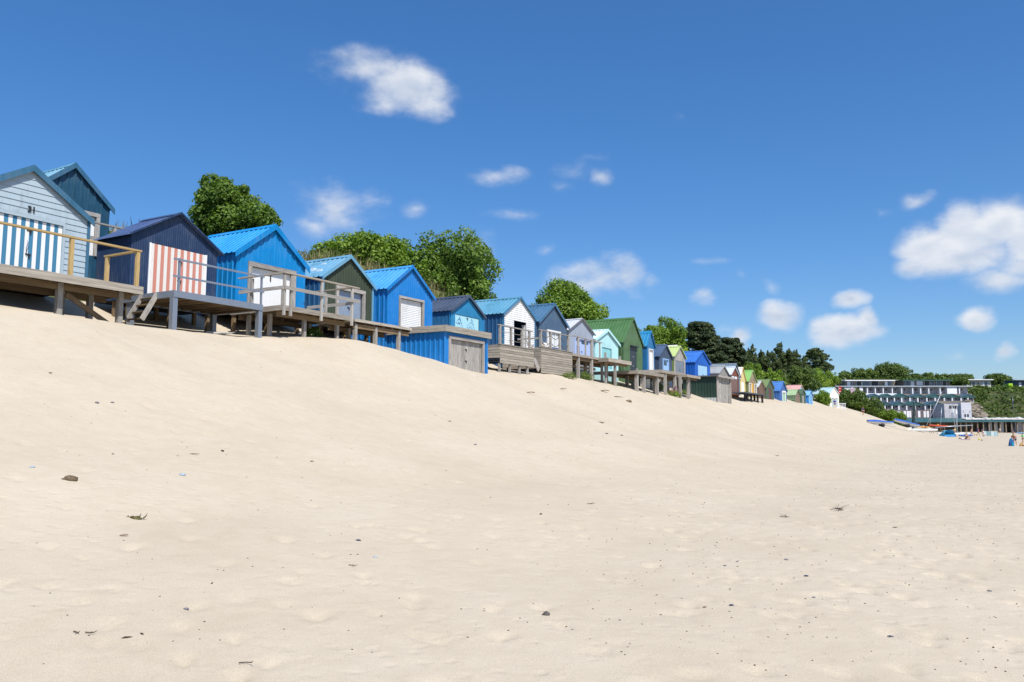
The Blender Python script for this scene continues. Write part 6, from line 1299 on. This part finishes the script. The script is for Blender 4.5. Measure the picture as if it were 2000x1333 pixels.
for i, (x, y, w, kind, lab) in enumerate(LITTER):
    rng = np.random.default_rng(300+i); m = LM[kind]; h = w/2; z = sand_top(x, y); az = rng.uniform(-.5, .5)
    if kind == 'pebble' and 'pale' in lab: m = PALEP
    if kind in ('driftwood', 'stone'): V, F = lump(rng, h, h*.6, h*(.45 if kind == 'driftwood' else .8), 10, 7, .13)
    elif kind == 'pebble': V, F = lump(rng, h, h*.75, h*.45, 9, 6, .04)
    elif kind == 'bark': V, F = lump(rng, h, h*.35, h*.22, 8, 5, .2)
    elif kind == 'husk': V, F = join([lump(rng, h*.55, h*.22, h*.2, 8, 5, .25)] + [tube_np([(h*k*.8, 0, .0), (h*(k*.9+.05), rng.normal(0, h*.2), h*.2), (h*(k+.1), rng.normal(0, h*.35), h*rng.uniform(.0, .5))], [h*.07, h*.05, h*.015], 5) for k in (-.9, -.4, .3, .8)])
    elif kind == 'shell':
        V = []; n = 9
        for j in range(6):
            for k in range(n): u = j/5; t = (k/(n-1)-.5)*2.4*(.35+.65*math.sin(u*math.pi*.9+.15)); V.append((h*(2*u-1), h*.62*math.sin(t)*math.sin(math.pi*(u*.86+.1))**.6, h*.5*math.cos(t)*math.sin(math.pi*(u*.9+.08))**.7-.15*h))
        F = [(j*n+k, j*n+k+1, (j+1)*n+k+1, (j+1)*n+k) for j in range(5) for k in range(n-1)]
    elif kind == 'leaf':
        V = []
        for j in range(7):
            u = j/6; ww = h*.5*math.sin(math.pi*(.08+.84*u)); zz = h*.25*math.sin(u*2.6)
            V += [(h*(2*u-1), -ww, zz+h*.12), (h*(2*u-1), 0, zz), (h*(2*u-1), ww, zz+h*.15)]
        F = [(j*3+k, j*3+k+1, (j+1)*3+k+1, (j+1)*3+k) for j in range(6) for k in range(2)]
    else:
        th_ = max(.004, w*.035); P0 = [(-h, 0, .01), (-h*.3, h*.15, h*.15), (h*.3, h*.1, h*.12), (h, -h*.2, .02)]
        if 'curved' in lab: P0 = [(-h, 0, .01), (-h*.2, h*.25, h*.2), (h*.5, h*.1, h*.2), (h*.9, -h*.6, .03)]
        if 'upright' in lab: P0 = [(0, 0, -.02), (.01, 0, h*.7), (.0, .01, h*1.5)]
        segs = [tube_np(P0, [th_, th_*.9, th_*.8, th_*.4][:len(P0)], 6)]
        if 'fork' in lab or 'wispy' in lab: segs.append(tube_np([P0[1], (h*.1, -h*.3, h*.3), (h*.5, -h*.7, h*.5)], [th_*.8, th_*.6, th_*.3], 5))
        if 'tangle' in lab: segs = [tube_np([tuple(rng.normal(0, h*.5, 2))+(.01,), (rng.normal(0, h*.2), rng.normal(0, h*.2), h*.25), tuple(rng.normal(0, h*.6, 2))+(h*rng.uniform(0, .9),)], [th_*.5, th_*.45, th_*.2], 5) for k in range(9)]
        V, F = join(segs)
    o = tag(mesh(None, NAMN[kind], m, V, F, True), lab, CATN[kind], 'litter lying on the sand'); o.location = (x, y, z + (h*.12 if kind in ('driftwood', 'stone', 'pebble', 'bark') else .004)); o.rotation_euler = (0, 0, az if kind != 'bark' else az*3)
rng = np.random.default_rng(55); PV, PF = [], []; k = 0
LO, FO = lump(rng, 1, .7, .5, 5, 3, .15)
for i in range(2200):                                             # countless flecks of weed and shell grit
    d = 5.5*math.exp(rng.uniform(0, 2.7)); a = math.atan(rng.uniform(-.6, .66)); 
    if rng.random() > (.3 + .7*(a > .05)): continue
    x, y = d*math.sin(a), d*math.cos(a); s_ = -x*UY+y*UX
    if s_ > 20: continue
    q = rng.uniform(.0015, .0055)*(1+d/16); PV += [(x+v[0]*q*rng.uniform(.6, 2), y+v[1]*q, sand_top(x, y)+v[2]*q+q*.2) for v in LO]; PF += [tuple(j+k for j in f_) for f_ in FO]; k += len(LO)
o = mesh(None, 'sand_flecks', LM['bark'], PV, PF); tag(o, 'countless dark flecks of weed scattered over the sand', 'flecks', kind='stuff')
